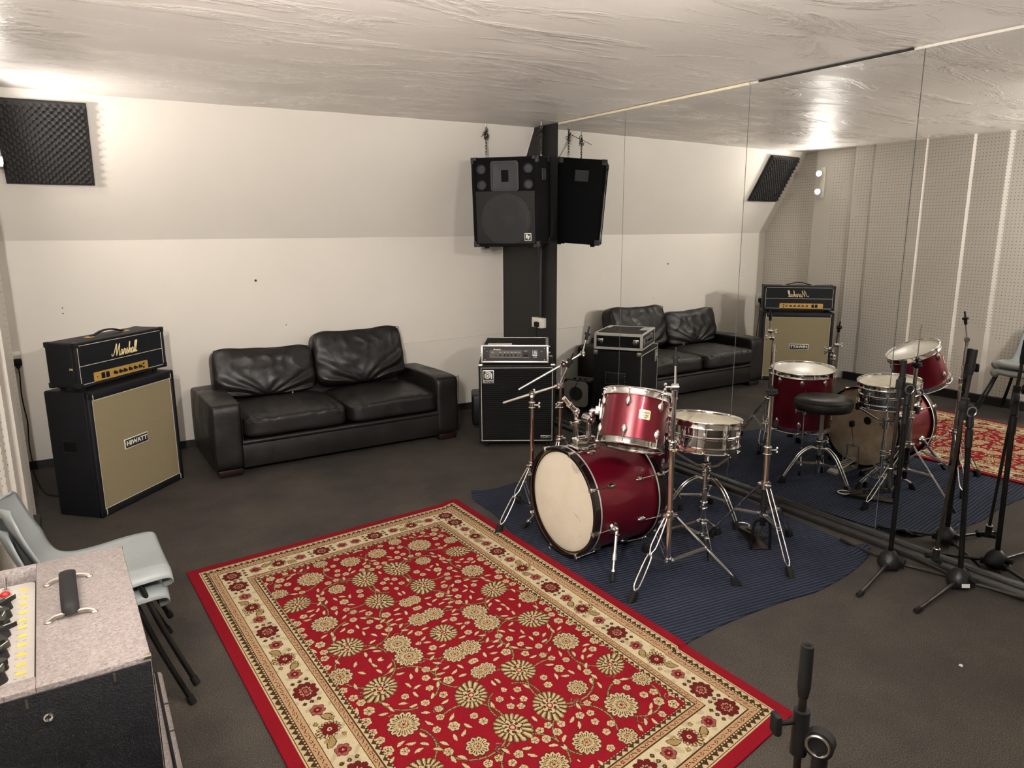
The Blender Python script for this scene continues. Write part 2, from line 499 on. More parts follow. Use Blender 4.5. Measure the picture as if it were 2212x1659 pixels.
# ------------------------------------------------------------------ camera
cam_d = bpy.data.cameras.new('camera'); cam = bpy.data.objects.new('camera', cam_d); COL.objects.link(cam)
CAMZ = 1.6914; F = 1566.94; yaw, pitch, roll = R(32.5), R(12.0088), R(-.322)
cam.location = (-3.7, 0, CAMZ)
fwd = Vector((math.sin(yaw) * math.cos(pitch), math.cos(yaw) * math.cos(pitch), -math.sin(pitch)))
rt0 = Vector((math.cos(yaw), -math.sin(yaw), 0)); up0 = rt0.cross(fwd)
rt = rt0 * math.cos(roll) + up0 * math.sin(roll); up = -rt0 * math.sin(roll) + up0 * math.cos(roll)
cam.rotation_euler = Matrix((rt, up, -fwd)).transposed().to_euler()
cam_d.sensor_fit = 'HORIZONTAL'; cam_d.sensor_width = 36.0; cam_d.lens = F / 2212 * 36.0
cam_d.clip_start = .05; cam_d.clip_end = 60
scene.camera = cam
# ------------------------------------------------------------------ room shell
CEIL = 2.548; BRK = 1.633; SL = .58
YF = -2.2                       # wall behind the camera
def yb(x): return 5.957 - .047 * x
def ys(x, z): return yb(x) - SL * (z - BRK)

bm = BM()
v = [bm.verts.new(p) for p in ((-4.3, YF - .1, 0), (.1, YF - .1, 0), (.1, 6.3, 0), (-4.3, 6.3, 0))]
bm.faces.new(v)
ob('floor', bm, 'floor', kind='structure', smooth=False)

# ceiling: slightly sagging boards
bm = BM(); nx, ny = 40, 70; grid = []
for j in range(ny + 1):
    row = []
    for i in range(nx + 1):
        x = -4.25 + 4.27 * i / nx; y0, y1 = YF - .05, 5.75
        y = y0 + (y1 - y0) * j / ny
        edge = min(1, max(0, (-x) / .4))
        z = CEIL + edge * (.012 * noise.noise(Vector((x * .9, y * .7, 0))) + .006 * noise.noise(Vector((x * 2.6, y * 2.2, 3)))) + .002
        row.append(bm.verts.new((x, y, z)))
    grid.append(row)
for j in range(ny):
    for i in range(nx):
        bm.faces.new((grid[j][i], grid[j + 1][i], grid[j + 1][i + 1], grid[j][i + 1]))
ob('ceiling', bm, 'ceiling', kind='structure')

# back wall: upright dado, sloping roof panel above, one mesh
bm = BM(); n = 60; rows = []
for z in (0, BRK):
    rows.append([(-4.25 + 4.26 * i / n, z) for i in range(n + 1)])
A = [bm.verts.new((x, yb(x), z)) for x, z in rows[0]]
B_ = [bm.verts.new((x, yb(x), z + .003 * noise.noise(Vector((x * 2, 0, 5))))) for x, z in rows[1]]
for i in range(n): bm.faces.new((A[i], A[i + 1], B_[i + 1], B_[i]))
m = 16; prev = [bm.verts.new(q.co) for q in B_]
for k in range(1, m + 1):
    z = BRK + (CEIL + .03 - BRK) * k / m
    cur = [bm.verts.new((x, ys(x, z) + (.012 if 0 < k < m else 0) * noise.noise(Vector((x * 1.5, z * 2, 9))), z)) for x, _ in rows[0]]
    for i in range(n): bm.faces.new((prev[i], prev[i + 1], cur[i + 1], cur[i]))
    prev = cur
ob('wall_back', bm, 'wall', kind='structure')

# right wall carries the mirrors; its far end is painted black
Y_M0, Y_M1 = 1.0, 5.075
bm = BM()
def quad(bm, pts, mi=0):
    f = bm.faces.new([bm.verts.new(p) for p in pts]); f.material_index = mi
quad(bm, [(.012, YF - .1, 0), (.012, Y_M1, 0), (.012, Y_M1, CEIL + .03), (.012, YF - .1, CEIL + .03)], 0)
quad(bm, [(0, Y_M1, 0), (0, 6.1, 0), (0, 6.1, CEIL + .03), (0, Y_M1, CEIL + .03)], 1)
quad(bm, [(.012, Y_M1, 0), (0, Y_M1, 0), (0, Y_M1, CEIL + .03), (.012, Y_M1, CEIL + .03)], 1)
ob('wall_right', bm, ['wall', 'blackwall'], kind='structure', smooth=False)

bm = BM(); quad(bm, [(-4.25, YF, 0), (.1, YF, 0), (.1, YF, CEIL + .03), (-4.25, YF, CEIL + .03)])
ob('wall_front', bm, 'wall', kind='structure', smooth=False)

# left wall: perforated boards at slightly different depths
prof = [(6.3, -4.02, 1), (5.415, -4.02, 0), (5.415, -3.925, 0), (5.19, -3.925, 1), (4.945, -3.945, 1), (4.925, -3.905, 1), (4.72, -3.938, 1),
        (4.70, -3.912, 1), (4.17, -3.905, 1), (4.15, -3.922, 1), (3.73, -3.914, 1), (3.70, -3.932, 1), (3.42, -3.926, 1), (3.38, -3.940, 1), (2.75, -3.97, 1), (2.35, -4.06, 1), (YF - .1, -4.06, 1)]
bm = BM()
for (ya, xa, pg), (yb_, xb, _) in zip(prof, prof[1:]):
    quad(bm, [(xa, ya, 0), (xb, yb_, 0), (xb, yb_, CEIL + .03), (xa, ya, CEIL + .03)], 0 if pg else 1)
ob('wall_left', bm, ['peg', 'leftwall'], kind='structure', smooth=False)

# skirtings
bm = BM()
for i in range(12):
    x0, x1 = -4.05 + i * 4.05 / 12, -4.05 + (i + 1) * 4.05 / 12
    h0 = .062 + .006 * noise.noise(Vector((x0 * 3, 0, 0))); h1 = .062 + .006 * noise.noise(Vector((x1 * 3, 0, 0)))
    a, b = yb(x0), yb(x1)
    quad(bm, [(x0, a - .012, 0), (x1, b - .012, 0), (x1, b - .012, h1), (x0, a - .012, h0)])
    quad(bm, [(x0, a - .012, h0), (x1, b - .012, h1), (x1, b + .01, h1), (x0, a + .01, h0)])
ob('baseboard_back', bm, 'blackbase', kind='structure', smooth=False)
bm = BM()
for i in range(26):
    y0, y1 = .4 + i * .193, .4 + (i + 1) * .193
    if y1 > 4.93: break
    h0 = .085 + .02 * noise.noise(Vector((y0 * 2.3, 1, 0))); h1 = .085 + .02 * noise.noise(Vector((y1 * 2.3, 1, 0)))
    quad(bm, [(-3.885, y0, 0), (-3.885, y1, 0), (-3.885, y1, h1), (-3.885, y0, h0)])
    quad(bm, [(-3.885, y0, h0), (-3.885, y1, h1), (-3.95, y1, h1), (-3.95, y0, h0)])
quad(bm, [(-3.885, .4, 0), (-4.03, .4, 0), (-4.03, .4, .085), (-3.885, .4, .085)])
ob('baseboard_left', bm, 'blackbase', kind='structure', smooth=False)
bm = BM()
box(bm, (.075, 5.0, .032), (-.0375, 3.45, .016), bev=.006)
box(bm, (.02, 5.0, .012), (-.008, 3.45, .036), bev=.003)
ob('baseboard_right', bm, 'blackbase', kind='structure')
# cream batten along the top of the mirrors and dark gap where it is missing
bm = BM(); box(bm, (.014, 1.93, .016), (-.010, 4.095, 2.539), bev=.002)
ob('trim_1', bm, 'creamtrim', kind='structure')
bm = BM(); box(bm, (.008, .92, .010), (-.008, 2.60, 2.542)); ob('trim_2', bm, 'blackbase', kind='structure')
# thin battens of the panel joint low on the back wall and down the black wall edge
bm = BM()
tube(bm, [(-1.25, yb(-1.25) - .001, .690), (-.6, yb(-.6) - .001, .698), (-.01, yb(0) - .001, .712)], .0035, 6)
tube(bm, [(-.004, yb(0) - .003, .06), (-.004, yb(0) - .003, BRK)], .004, 6)
tube(bm, [(-.004, ys(0, BRK) - .003, BRK), (-.004, ys(0, 2.53) - .003, 2.53)], .005, 6)
ob('trim_3', bm, 'leftwall', kind='structure')
# small knocks and marks in the plaster
bm = BM()
for x, z, r_ in ((-2.276, 1.303, .008), (-3.62, 1.12, .004), (-2.06, .93, .004), (-3.62, 1.16, .004)):
    lathe(bm, [(0, -.001), (r_, -.002), (r_ * 1.2, 0)], xf((x, yb(x) - .003, z), (PI / 2, 0, 0)), 10)
ob('trim_4', bm, 'ink', kind='structure')

# mirrors
SEAMS = [Y_M1, 4.243, 3.122, 2.0836, 1.0]
labels = ['narrow wall mirror panel next to the black painted wall end', 'wall mirror panel behind the drum kit, second from the black wall end',
          'wall mirror panel reflecting the amplifier stack, between the two dark seams', 'wall mirror panel behind the black microphone stands at the right edge']
for i in range(4):
    y1, y0 = SEAMS[i] - .0022, SEAMS[i + 1] + .0022
    bm = BM()
    box(bm, (.006, y1 - y0, 2.534 - .044), (-.003, (y0 + y1) / 2, (2.534 + .044) / 2))
    for f in bm.faces:
        f.material_index = 0 if f.calc_center_median().x < -.005 else 1
    ob('wall_mirror', bm, ['mirror', 'glassedge'], label=labels[i], cat='mirror', group='mirror panels on the right wall', smooth=False)
    bm = BM()
# dark backing strips seen in the seams
bm = BM()
for y in SEAMS[1:4]: box(bm, (.002, .014, 2.49), (.0005 + .001, y, 1.289))
ob('trim_5', bm, 'ink', kind='structure', smooth=False)

# ------------------------------------------------------------------ acoustic foam on the slope
def foam():
    nv = Vector((0, -1, -SL)).normalized()           # out of the slope into the room
    W, H, T = .50, .555, .030
    c = Vector((-3.595, ys(-3.6, 2.265) , 2.265)) + nv * .016
    xx = Vector((1, -.047, 0)).normalized(); zz = xx.cross(Vector(nv)).normalized()
    zz = zz if zz.z > 0 else -zz
    mt = Matrix((xx, nv, zz)).transposed().to_4x4(); mt.translation = c
    t = thing('acoustic_foam_panel', 'black egg-crate acoustic foam panel on the sloping wall by the lamp', 'foam panel', (0, 0, 0))
    t.location = c
    bm = BM(); nu, nvv = 120, 130; g = []
    p = .0415
    for j in range(nvv + 1):
        row = []
        for i in range(nu + 1):
            x = -W / 2 + W * i / nu; z = -H / 2 + H * j / nvv
            k = math.cos(2 * PI * x / p) * math.cos(2 * PI * z / (p * 1.06))
            e = min(1, (W / 2 - abs(x)) / .022, (H / 2 - abs(z)) / .03)
            h = .03 + e * .034 * max(0, .5 + .62 * k) ** .9
            row.append(bm.verts.new(mt @ Vector((x, h, z))))
        g.append(row)
    for j in range(nvv):
        for i in range(nu): bm.faces.new((g[j][i], g[j][i + 1], g[j + 1][i + 1], g[j + 1][i]))
    rim = [g[0][i] for i in range(nu + 1)] + [g[j][nu] for j in range(1, nvv + 1)] + [g[nvv][i] for i in range(nu - 1, -1, -1)] + [g[j][0] for j in range(nvv - 1, 0, -1)]
    back = [bm.verts.new(q.co - Vector(nv) * .03) for q in rim]
    for i in range(len(rim)): bm.faces.new((rim[i], rim[(i + 1) % len(rim)], back[(i + 1) % len(rim)], back[i]))
    bm.faces.new(back)
    ob('foam_pyramids', bm, 'foam', t, keep=True, angle=60)
foam()

# ------------------------------------------------------------------ lamps
def spot_fixture(loc, aim, label, ang=0.0, gap=.199, strength='bulb', hang=None):
    """vertical twin spotlight: plate, arms, two open cans with lit bulbs"""
    t = thing('twin_spotlight', label, 'lamp', loc)
    aim = Vector(aim).normalized()
    wall = Vector((math.cos(ang), math.sin(ang), 0))
    if hang:
        side = Vector((0, 0, 1)).cross(Vector((aim.x, aim.y, 0))).normalized()
        bm = BM(); cyl(bm, (0, 0, hang - loc[2] - .006), (0, 0, hang - loc[2] - .03), .05, .045, 24); cyl(bm, (0, 0, hang - loc[2] - .02), (0, 0, .03), .008); cyl(bm, tuple(-side * (gap / 2 + .02) + Vector((0, 0, .03))), tuple(side * (gap / 2 + .02) + Vector((0, 0, .03))), .008)
        ob('ceiling_stem', bm, 'white', t)
    else:
        bm = BM(); box(bm, (.012, .06, gap + .14), tuple(-wall * .085), (0, 0, ang), bev=.004); ob('mounting_plate', bm, 'white', t)
    for s in (-1, 1):
        a, b, d = frame_of(aim); c = side * (s * gap / 2) if hang else Vector((0, 0, s * gap / 2))
        mt = Matrix((a, b, d)).transposed().to_4x4(); mt.translation = c - d * .07
        bm = BM(); lathe(bm, [(0, 0), (.02, 0), (.027, .012), (.032, .064), (.034, .066), (.030, .064), (.025, .014), (0, .012)], mt, 24)
        cyl(bm, tuple(c + Vector((0, 0, .03)) if hang else -wall * .08 + Vector((0, 0, s * gap / 2))), tuple(c - d * .055), .006)
        h = ob('spot_can', bm, 'chrome', t)
        bm = BM(); ball(bm, (0, 0, .044), .0255, n=20, mtx=mt)
        ob('bulb', bm, strength, h, label='lit warm white bulb')
    return t
spot_fixture((-3.83, 5.317, 2.195), (.93, -.22, -.08), 'twin spotlight with two lit bulbs beside the foam panel')
# ------------------------------------------------------------------ Marshall-style head and tan cabinet
AZ = R(44.7)
def corner_caps(par, mat_, W, D, H, z0, r=.03, t=.004, y0=0):
    for sx in (-1, 1):
        for sy in (0, 1):
            for sz in (0, 1):
                bm = BM()
                x, y, z = sx * W / 2, y0 + sy * D, z0 + sz * H
                ix, iy, iz = -sx, (1 if sy == 0 else -1), (1 if sz == 0 else -1)
                box(bm, (r, r, t * 2), (x + ix * r / 2 * .9, y + iy * r / 2 * .9, z + iz * .0), bev=.002)
                box(bm, (t * 2, r, r), (x, y + iy * r / 2 * .9, z + iz * r / 2 * .9), bev=.002)
                box(bm, (r, t * 2, r), (x + ix * r / 2 * .9, y, z + iz * r / 2 * .9), bev=.002)
                ob('corner_protector', bm, mat_, par)

t = thing('guitar_speaker_cabinet', 'tall black guitar cabinet with tan woven grille and HIWATT badge', 'speaker cabinet', (-3.305, 5.057, 0), (0, 0, AZ))
W, H, D = .752, .775, .31
bm = BM()
# hollow-front shell: back box + frame
box(bm, (W, D - .022, H), (0, .022 + (D - .022) / 2, H / 2), bev=.012, seg=3)
box(bm, (W, .03, .052), (0, .015, H - .026), bev=.010, seg=3)
box(bm, (W, .03, .046), (0, .015, .023), bev=.010, seg=3)
for s in (-1, 1): box(bm, (.034, .03, H), (s * (W / 2 - .017), .015, H / 2), bev=.010, seg=3)
ob('cabinet_shell', bm, 'tolex', t)
bm = BM(); box(bm, (W - .068, .012, H - .098), (0, .014, H / 2 - .003)); ob('grille_cloth', bm, 'tancloth', t, smooth=False)
bm = BM()
x, z0, z1 = W / 2 - .037, .049, H - .055
for a, b in (((-x, z0), (x, z0)), ((x, z0), (x, z1)), ((-x, z1), (x, z1)), ((-x, z0), (-x, z1))):
    tube(bm, [(a[0], .0085, a[1]), (b[0], .0085, b[1])], .0022, 6)
for sx in (-1, 1):
    for z in (z0, z1):
        s = -1 if z == z0 else 1
        tube(bm, [(sx * x, .0055, z), (sx * x, -.001, z + s * .008), (sx * x, -.001, z + s * .030), (sx * x, .008, z + s * .0535)], .0022, 6)
ob('piping', bm, 'piping', t)
badge = BM(); box(badge, (.205, .006, .062), (-.028, .006, .392), bev=.0015); badge = ob('badge', badge, 'white', t)
bm = BM(); box(bm, (.195, .004, .053), (-.028, .0036, .392), bev=.001); ob('badge_plate', bm, 'ink', badge)
bm = BM(); text_bm(bm, 'HIWATT', .040, FACE(-.028, .0012, .3925), .0006, sx=1.16, bold=.0012); ob('lettering', bm, 'white', badge, smooth=False)
for s in (-1, 1):
    bm = BM(); cyl(bm, (-.028 + s * .092, .0016, .392), (-.028 + s * .092, .0006, .392), .003); ob('badge_screw', bm, 'nickel', badge)
# recessed side handle (left side as seen) and its twin on the other side
for s in (-1, 1):
    bm = BM(); X = s * W / 2
    for (yy, zz, sy, sz) in ((.165, .475, .105, .012), (.165, .405, .105, .012), (.114, .44, .012, .07), (.216, .44, .012, .07)):
        box(bm, (.008, sy, sz), (X, yy, zz), bev=.002)
    ob('side_handle', bm, 'plastic', t)
    bm = BM(); box(bm, (.003, .092, .060), (X + s * .0006, .165, .44)); ob('handle_recess', bm, 'carpetblack', t, smooth=False)

t = thing('guitar_amplifier_head', 'black guitar amplifier head with gold panel and Marshall script on the tan cabinet', 'amplifier', (-3.305, 5.057, .776), (0, 0, AZ))
W, H, D, z0, y0 = .752, .270, .215, .02, .045
bm = BM()
box(bm, (W, D - .02, H), (0, y0 + .02 + (D - .02) / 2, z0 + H / 2), bev=.016, seg=3)
box(bm, (W, .03, .018), (0, y0 + .015, z0 + H - .009), bev=.008); box(bm, (W, .03, .018), (0, y0 + .015, z0 + .009), bev=.008)
for s in (-1, 1): box(bm, (.020, .03, H), (s * (W / 2 - .010), y0 + .015, z0 + H / 2), bev=.008)
ob('amplifier_case', bm, 'tolex', t)
bm = BM(); box(bm, (W - .038, .01, H - .034), (0, y0 + .013, z0 + H / 2)); ob('front_panel', bm, 'blackface', t, smooth=False)
bm = BM(); yy = y0 + .0068; xa, za, zb = W / 2 - .024, z0 + .020, z0 + H - .021
zm = z0 + .128
P = [((-xa, zb), (xa, zb)), ((xa, za), (xa, zb)), ((-xa, zm), (xa, zm)), ((-xa, za), (-xa + .10, za)), ((xa - .16, za), (xa, za)), ((-xa, za), (-xa, zb))]
for a, b in P: tube(bm, [(a[0], yy, a[1]), (b[0], yy, b[1])], .0019, 6)
ob('piping', bm, 'piping', t)
gold = BM(); gx = -.028; prism(gold, rrect(.455, .056, .006), -.002, .002, FACE(gx, y0 + .0052, z0 + .048)); gold = ob('control_panel', gold, 'brass', t)
G_ = y0 + .003
for i, px in enumerate((-.062, -.018, .020, .064, .108, .152)):
    bm = BM(); cyl(bm, (gx + px, G_, z0 + .048), (gx + px, G_ - .004, z0 + .048), .0115, n=20)
    cyl(bm, (gx + px, G_ - .004, z0 + .048), (gx + px, G_ - .016, z0 + .048), .0085, .0072, n=20)
    ob('knob', bm, 'plastic', gold)
    bm = BM(); cyl(bm, (gx + px, G_ - .0155, z0 + .048), (gx + px, G_ - .0168, z0 + .048), .006, n=18); ob('knob_cap', bm, 'chrome', gold)
for px in (-.158, -.122):
    bm = BM(); box(bm, (.028, .005, .036), (gx + px, G_, z0 + .048), bev=.002); box(bm, (.018, .006, .024), (gx + px, G_ - .003, z0 + .049), (R(12), 0, 0), bev=.002)
    ob('rocker_switch', bm, 'plastic', gold)
for pz in (.036, .060):
    bm = BM(); cyl(bm, (gx + .186, G_, z0 + pz), (gx + .186, G_ - .004, z0 + pz), .007, n=14); ob('input_jack', bm, 'ink', gold)
bm = BM(); cyl(bm, (gx - .205, G_, z0 + .048), (gx - .205, G_ - .003, z0 + .048), .003, n=10); ob('indicator', bm, 'ink', gold)
# script lettering
S = .0375
strokes = [
 [(-.55, .55), (-.62, .30), (-.38, .16), (-.05, .42), (.28, 1.15), (.62, 1.95), (.72, 2.05), (.74, 1.6), (.70, .9), (.74, .12)],
 [(.74, .12), (1.10, .95), (1.48, 1.85), (1.58, 2.02), (1.57, 1.5), (1.50, .7), (1.56, .12), (1.74, .10), (1.95, .35)],
 [(2.52, .85), (2.28, 1.0), (2.02, .75), (1.96, .3), (2.12, .08), (2.36, .28), (2.54, .9), (2.52, .35), (2.62, .10), (2.82, .32)],
 [(2.82, .32), (2.98, .98), (3.02, 1.08), (3.10, .88), (3.34, .92), (3.28, .4), (3.34, .10), (3.52, .25)],
 [(3.52, .25), (3.76, .85), (3.84, 1.06), (3.86, .8), (4.00, .42), (3.88, .10), (3.62, .14), (3.56, .22)],
 [(3.90, .12), (4.22, .5), (4.50, 1.3), (4.62, 1.95), (4.50, 2.02), (4.40, 1.5), (4.34, .1), (4.50, .7), (4.72, .96), (4.84, .75), (4.78, .25), (4.92, .10), (5.08, .32)],
 [(5.62, .85), (5.40, 1.0), (5.14, .75), (5.08, .3), (5.24, .08), (5.48, .28), (5.66, .9), (5.62, .35), (5.72, .10), (5.92, .35)],
 [(5.92, .35), (6.18, 1.2), (6.32, 1.92), (6.22, 2.05), (6.08, 1.6), (6.02, .5), (6.10, .12), (6.30, .35)],
 [(6.30, .35), (6.56, 1.2), (6.70, 1.95), (6.60, 2.08), (6.46, 1.6), (6.40, .5), (6.50, .10), (6.78, .28)],
]
bm = BM()
for st in strokes:
    pts = smooth_path([((p[0] + .18 * p[1] - 3.25) * S * .78 + .012, -p[1] * 0 + y0 + .003, z0 + .143 + p[1] * S * .98) for p in st], 5)
    tube(bm, pts, .0024, 6, flat=(1.0, 1.0))
ob('lettering', bm, 'goldscript', t, label='gold Marshall script lettering')
hd = BM()
tube(hd, smooth_path([(-.14, y0 + .105, z0 + H + .004), (-.10, y0 + .105, z0 + H + .012), (-.05, y0 + .105, z0 + H + .026), (0, y0 + .105, z0 + H + .030), (.05, y0 + .105, z0 + H + .026), (.10, y0 + .105, z0 + H + .012), (.14, y0 + .105, z0 + H + .004)], 4), .011, 8, flat=(1.3, .5))
hd = ob('carry_handle', hd, 'rubber', t)
for s in (-1, 1):
    bm = BM(); box(bm, (.05, .036, .006), (s * .148, y0 + .105, z0 + H + .002), bev=.002); ob('handle_end_cap', bm, 'brass', hd)
corner_caps(t, 'plastic', W - .004, D - .004, H - .004, z0 + .002, r=.030, t=.003, y0=y0 + .002)
for sx in (-1, 1):
    for yy in (.05, .18):
        bm = BM(); cyl(bm, (sx * .31, y0 + yy, 0), (sx * .31, y0 + yy, z0 + .002), .016, .019); ob('rubber_foot', bm, 'rubber', t)
bm = BM(); text_bm(bm, '100', .018, Matrix.Translation((-W / 2 - .0006, y0 + .045, z0 + .115)) @ Euler((PI / 2, 0, -PI / 2)).to_matrix().to_4x4(), .0004); ob('side_marking', bm, 'goldscript', t, smooth=False)

# wall socket, plug and lead behind the cabinet
t = thing('wall_socket', 'white wall socket in the back corner left of the amplifier stack', 'socket', (-3.952, 6.138, .805), (0, 0, -PI / 2))
bm = BM(); box(bm, (.03, .086, .145), (.015, 0, 0), bev=.004); ob('back_box', bm, 'steel', t)
bm = BM(); box(bm, (.008, .088, .147), (.033, 0, 0), bev=.003); ob('face_plate', bm, 'whiteplastic', t)
t = thing('mains_plug', 'black mains plug in the corner socket left of the amplifier stack', 'plug', (-3.930, 6.101, .800), (0, 0, -PI / 2))
bm = BM(); box(bm, (.038, .05, .052), (.020, 0, 0), bev=.012, seg=3); ball(bm, (.03, 0, -.03), .014); ob('plug_body', bm, 'rubber', t)
bm = BM()
tube(bm, smooth_path([(-3.930, 6.075, .768), (-3.929, 6.08, .70), (-3.936, 6.09, .58), (-3.932, 6.10, .46), (-3.925, 6.10, .36), (-3.935, 6.10, .20), (-3.930, 6.08, .06), (-3.925, 5.98, .012), (-3.905, 5.78, .008), (-3.86, 5.48, .008), (-3.80, 5.38, .008), (-3.72, 5.32, .008)], 6), .0042, 8)
tag(ob('power_lead', bm, 'rubber'), 'black power lead hanging from the corner socket to the floor behind the stack', 'cable')

# ------------------------------------------------------------------ bass stack
AB = R(-32.3)
cx, cy = (-.448 - .297 * .845, 4.483 + .297 * .534)
t = thing('bass_speaker_cabinet', 'black bass cabinet with ribbed grille and silver logo plate in the corner', 'speaker cabinet', (cx, cy, 0), (0, 0, AB))
W, H, D, z0 = .594, .628, .412, .040
bm = BM(); box(bm, (W, D, H), (0, D / 2, z0 + H / 2), bev=.008, seg=2); ob('cabinet_shell', bm, 'cabpaint', t)
bm = BM(); box(bm, (W - .046, .006, H - .048), (0, -.002, z0 + H / 2 - .002)); ob('grille_cloth', bm, 'blackcloth', t, smooth=False)
bm = BM(); x, za, zb = W / 2 - .021, z0 + .020, z0 + H - .024
loop = [(-x, za), (x, za), (x, zb), (-x, zb)]
for i in range(4):
    a, b = loop[i], loop[(i + 1) % 4]; tube(bm, [(a[0], -.004, a[1]), (b[0], -.004, b[1])], .0024, 6)
ob('piping', bm, 'piping', t)
bx, bz = -W / 2 + .076, z0 + H - .093
lg = BM(); box(lg, (.086, .005, .102), (bx, -.006, bz), bev=.001); lg = ob('logo_plate', lg, 'alu', t)
bm = BM(); box(bm, (.077, .003, .072), (bx, -.0085, bz + .0105)); ob('logo_field', bm, 'ink', lg, smooth=False)
bm = BM(); mt = FACE(bx - .006, -.0102, bz + .008)
lathe(bm, [(0, 0), (.0095, 0), (.0095, .001), (0, .001)], mt, 24)
lathe(bm, [(.0155, 0), (.0225, 0), (.0225, .001), (.0155, .001)], mt, 32, closed=True)
arc = [(.0265 * math.cos(R(a)) , .0265 * math.sin(R(a)) + .001) for a in range(120, -1, -12)] 
outer = [(-.0265 * .5, .0335)] + [(.006 + .030 * math.cos(R(a)), .0035 + .030 * math.sin(R(a))) for a in range(85, -1, -12)] + [(.036, -.0225), (.0265, -.0225)]
prism(bm, arc[::-1] + outer, 0, .001, mt)
ob('logo_spiral', bm, 'alu', lg)
bm = BM(); text_bm(bm, 'Ampeg', .018, FACE(bx, -.0092, bz - .038), .0004, shear=.35, bold=.0006, sx=1.25); ob('lettering', bm, 'ink', lg, smooth=False)
cb = BM(); box(cb, (.078, .005, .022), (W / 2 - .071, -.006, z0 + .049), bev=.001); cb = ob('series_plate', cb, 'alu', t)
bm = BM(); box(bm, (.070, .003, .015), (W / 2 - .071, -.0085, z0 + .049)); ob('plate_field', bm, 'ink', cb, smooth=False)
bm = BM(); text_bm(bm, 'CLASSIC', .0125, FACE(W / 2 - .071, -.0103, z0 + .049), .0004, bold=.0003, sx=1.05); ob('lettering', bm, 'alu', cb, smooth=False)
for sx in (-1, 1):
    for y_ in (0, D):
        bm = BM(); X = sx * (W / 2)
        box(bm, (.034, .034, .005), (X - sx * .016, y_ + (.016 if y_ == 0 else -.016), z0 + H + .001), bev=.002)
        box(bm, (.005, .034, .030), (X + sx * .001, y_ + (.016 if y_ == 0 else -.016), z0 + H - .014), bev=.002)
        box(bm, (.034, .005, .014), (X - sx * .016, y_ + (-.001 if y_ == 0 else .001), z0 + H - .006), bev=.002)
        ob('corner_protector', bm, 'nickel', t)
        bm = BM(); box(bm, (.03, .03, .03), (X - sx * .0135, y_ + (.0135 if y_ == 0 else -.0135), z0 + .013), bev=.004); ob('lower_corner', bm, 'plastic', t)
for sx in (-1, 1):
    for y_ in (.05, D - .05):
        bm = BM(); cyl(bm, (sx * .24, y_, 0), (sx * .24, y_, z0 + .002), .018, .022); ob('rubber_foot', bm, 'rubber', t)
for sx in (-1, 1):      # studded strap handle plate on each side
    h = BM(); X = sx * W / 2
    box(h, (.006, .19, .105), (X, D * .52, z0 + .40), bev=.002); h = ob('side_handle', h, 'plastic', t)
    bm = BM(); box(bm, (.010, .14, .020), (X + sx * .004, D * .52, z0 + .385), bev=.004); ob('handle_bar', bm, 'rubber', h)
    st_ = [(-.085 + k * .02125, zz) for k in range(9) for zz in (.352, .448)] + [(yy, .352 + k * .024) for k in range(1, 4) for yy in (-.085, .085)]
    for yy, zz in st_:
        bm = BM(); ball(bm, (X + sx * .004, D * .52 + yy, z0 + zz), .0035, n=8); ob('stud', bm, 'steel', h)

# rack amplifier in a flight case
AC = R(-35.2)
w2 = .26
cx, cy = (-.492 - w2 * math.cos(AC), 4.512 - w2 * math.sin(AC))
t = thing('bass_amplifier_rack', 'rack bass amplifier in an aluminium edged flight case on the bass cabinet', 'amplifier', (cx, cy, .669), (0, 0, AC))
W, D, z0, H = .52, .42, .013, .137
bm = BM()
th = .012
box(bm, (W - .02, D - .01, .009), (0, D / 2, z0 + .006)); box(bm, (W - .02, D - .01, .009), (0, D / 2, z0 + H - .006))
for s in (-1, 1): box(bm, (.009, D - .01, H - .01), (s * (W / 2 - .006), D / 2, z0 + H / 2))
box(bm, (W - .02, .009, H - .01), (0, D - .006, z0 + H / 2))
ob('case_panels', bm, 'cabpaint', t, smooth=False)
bm = BM(); e = .020; q = .0028
for s in (-1, 1):
    for zz in (z0, z0 + H):
        sz = 1 if zz == z0 else -1
        box(bm, (e, D, q), (s * (W / 2 - e / 2), D / 2, zz)); box(bm, (q, D, e), (s * W / 2, D / 2, zz + sz * e / 2))
    for yy in (0, D):
        sy = 1 if yy == 0 else -1
        box(bm, (q, e, H), (s * W / 2, yy + sy * e / 2, z0 + H / 2))
        box(bm, (.0125, q, H), (s * (W / 2 - .006), yy, z0 + H / 2), bev=.001)
for yy in (0, D):
    sy = 1 if yy == 0 else -1
    for zz in (z0, z0 + H):
        sz = 1 if zz == z0 else -1
        box(bm, (W, .0105, q), (0, yy + sy * .005, zz)); box(bm, (W, q, .0125), (0, yy, zz + sz * .006), bev=.001)
ob('aluminium_edging', bm, 'alu', t)
fp = BM(); box(fp, (W - .028, .006, H - .028), (0, .010, z0 + H / 2)); fp = ob('amplifier_front', fp, 'ink', t, smooth=False)
cz = z0 + H / 2 - .002
def px(u): return -W / 2 + u * W          # 0..1 across the case front
def outl(bm, x0, x1, za, zb, r=.0012, y=.0065):
    L = [(x0, za), (x1, za), (x1, zb), (x0, zb)]
    for i in range(4): tube(bm, [(L[i][0], y, L[i][1]), (L[(i + 1) % 4][0], y, L[(i + 1) % 4][1])], r, 6)
bm = BM(); box(bm, (px(.60) - px(.125), .003, .054), ((px(.60) + px(.125)) / 2, .0065, cz)); ob('control_plate', bm, 'greypanel', fp, smooth=False)
bm = BM(); outl(bm, px(.125), px(.60), cz - .0275, cz + .0275, y=.005); outl(bm, px(.615), px(.715), cz - .0275, cz + .0275, y=.006); ob('plate_outline', bm, 'steel', fp)
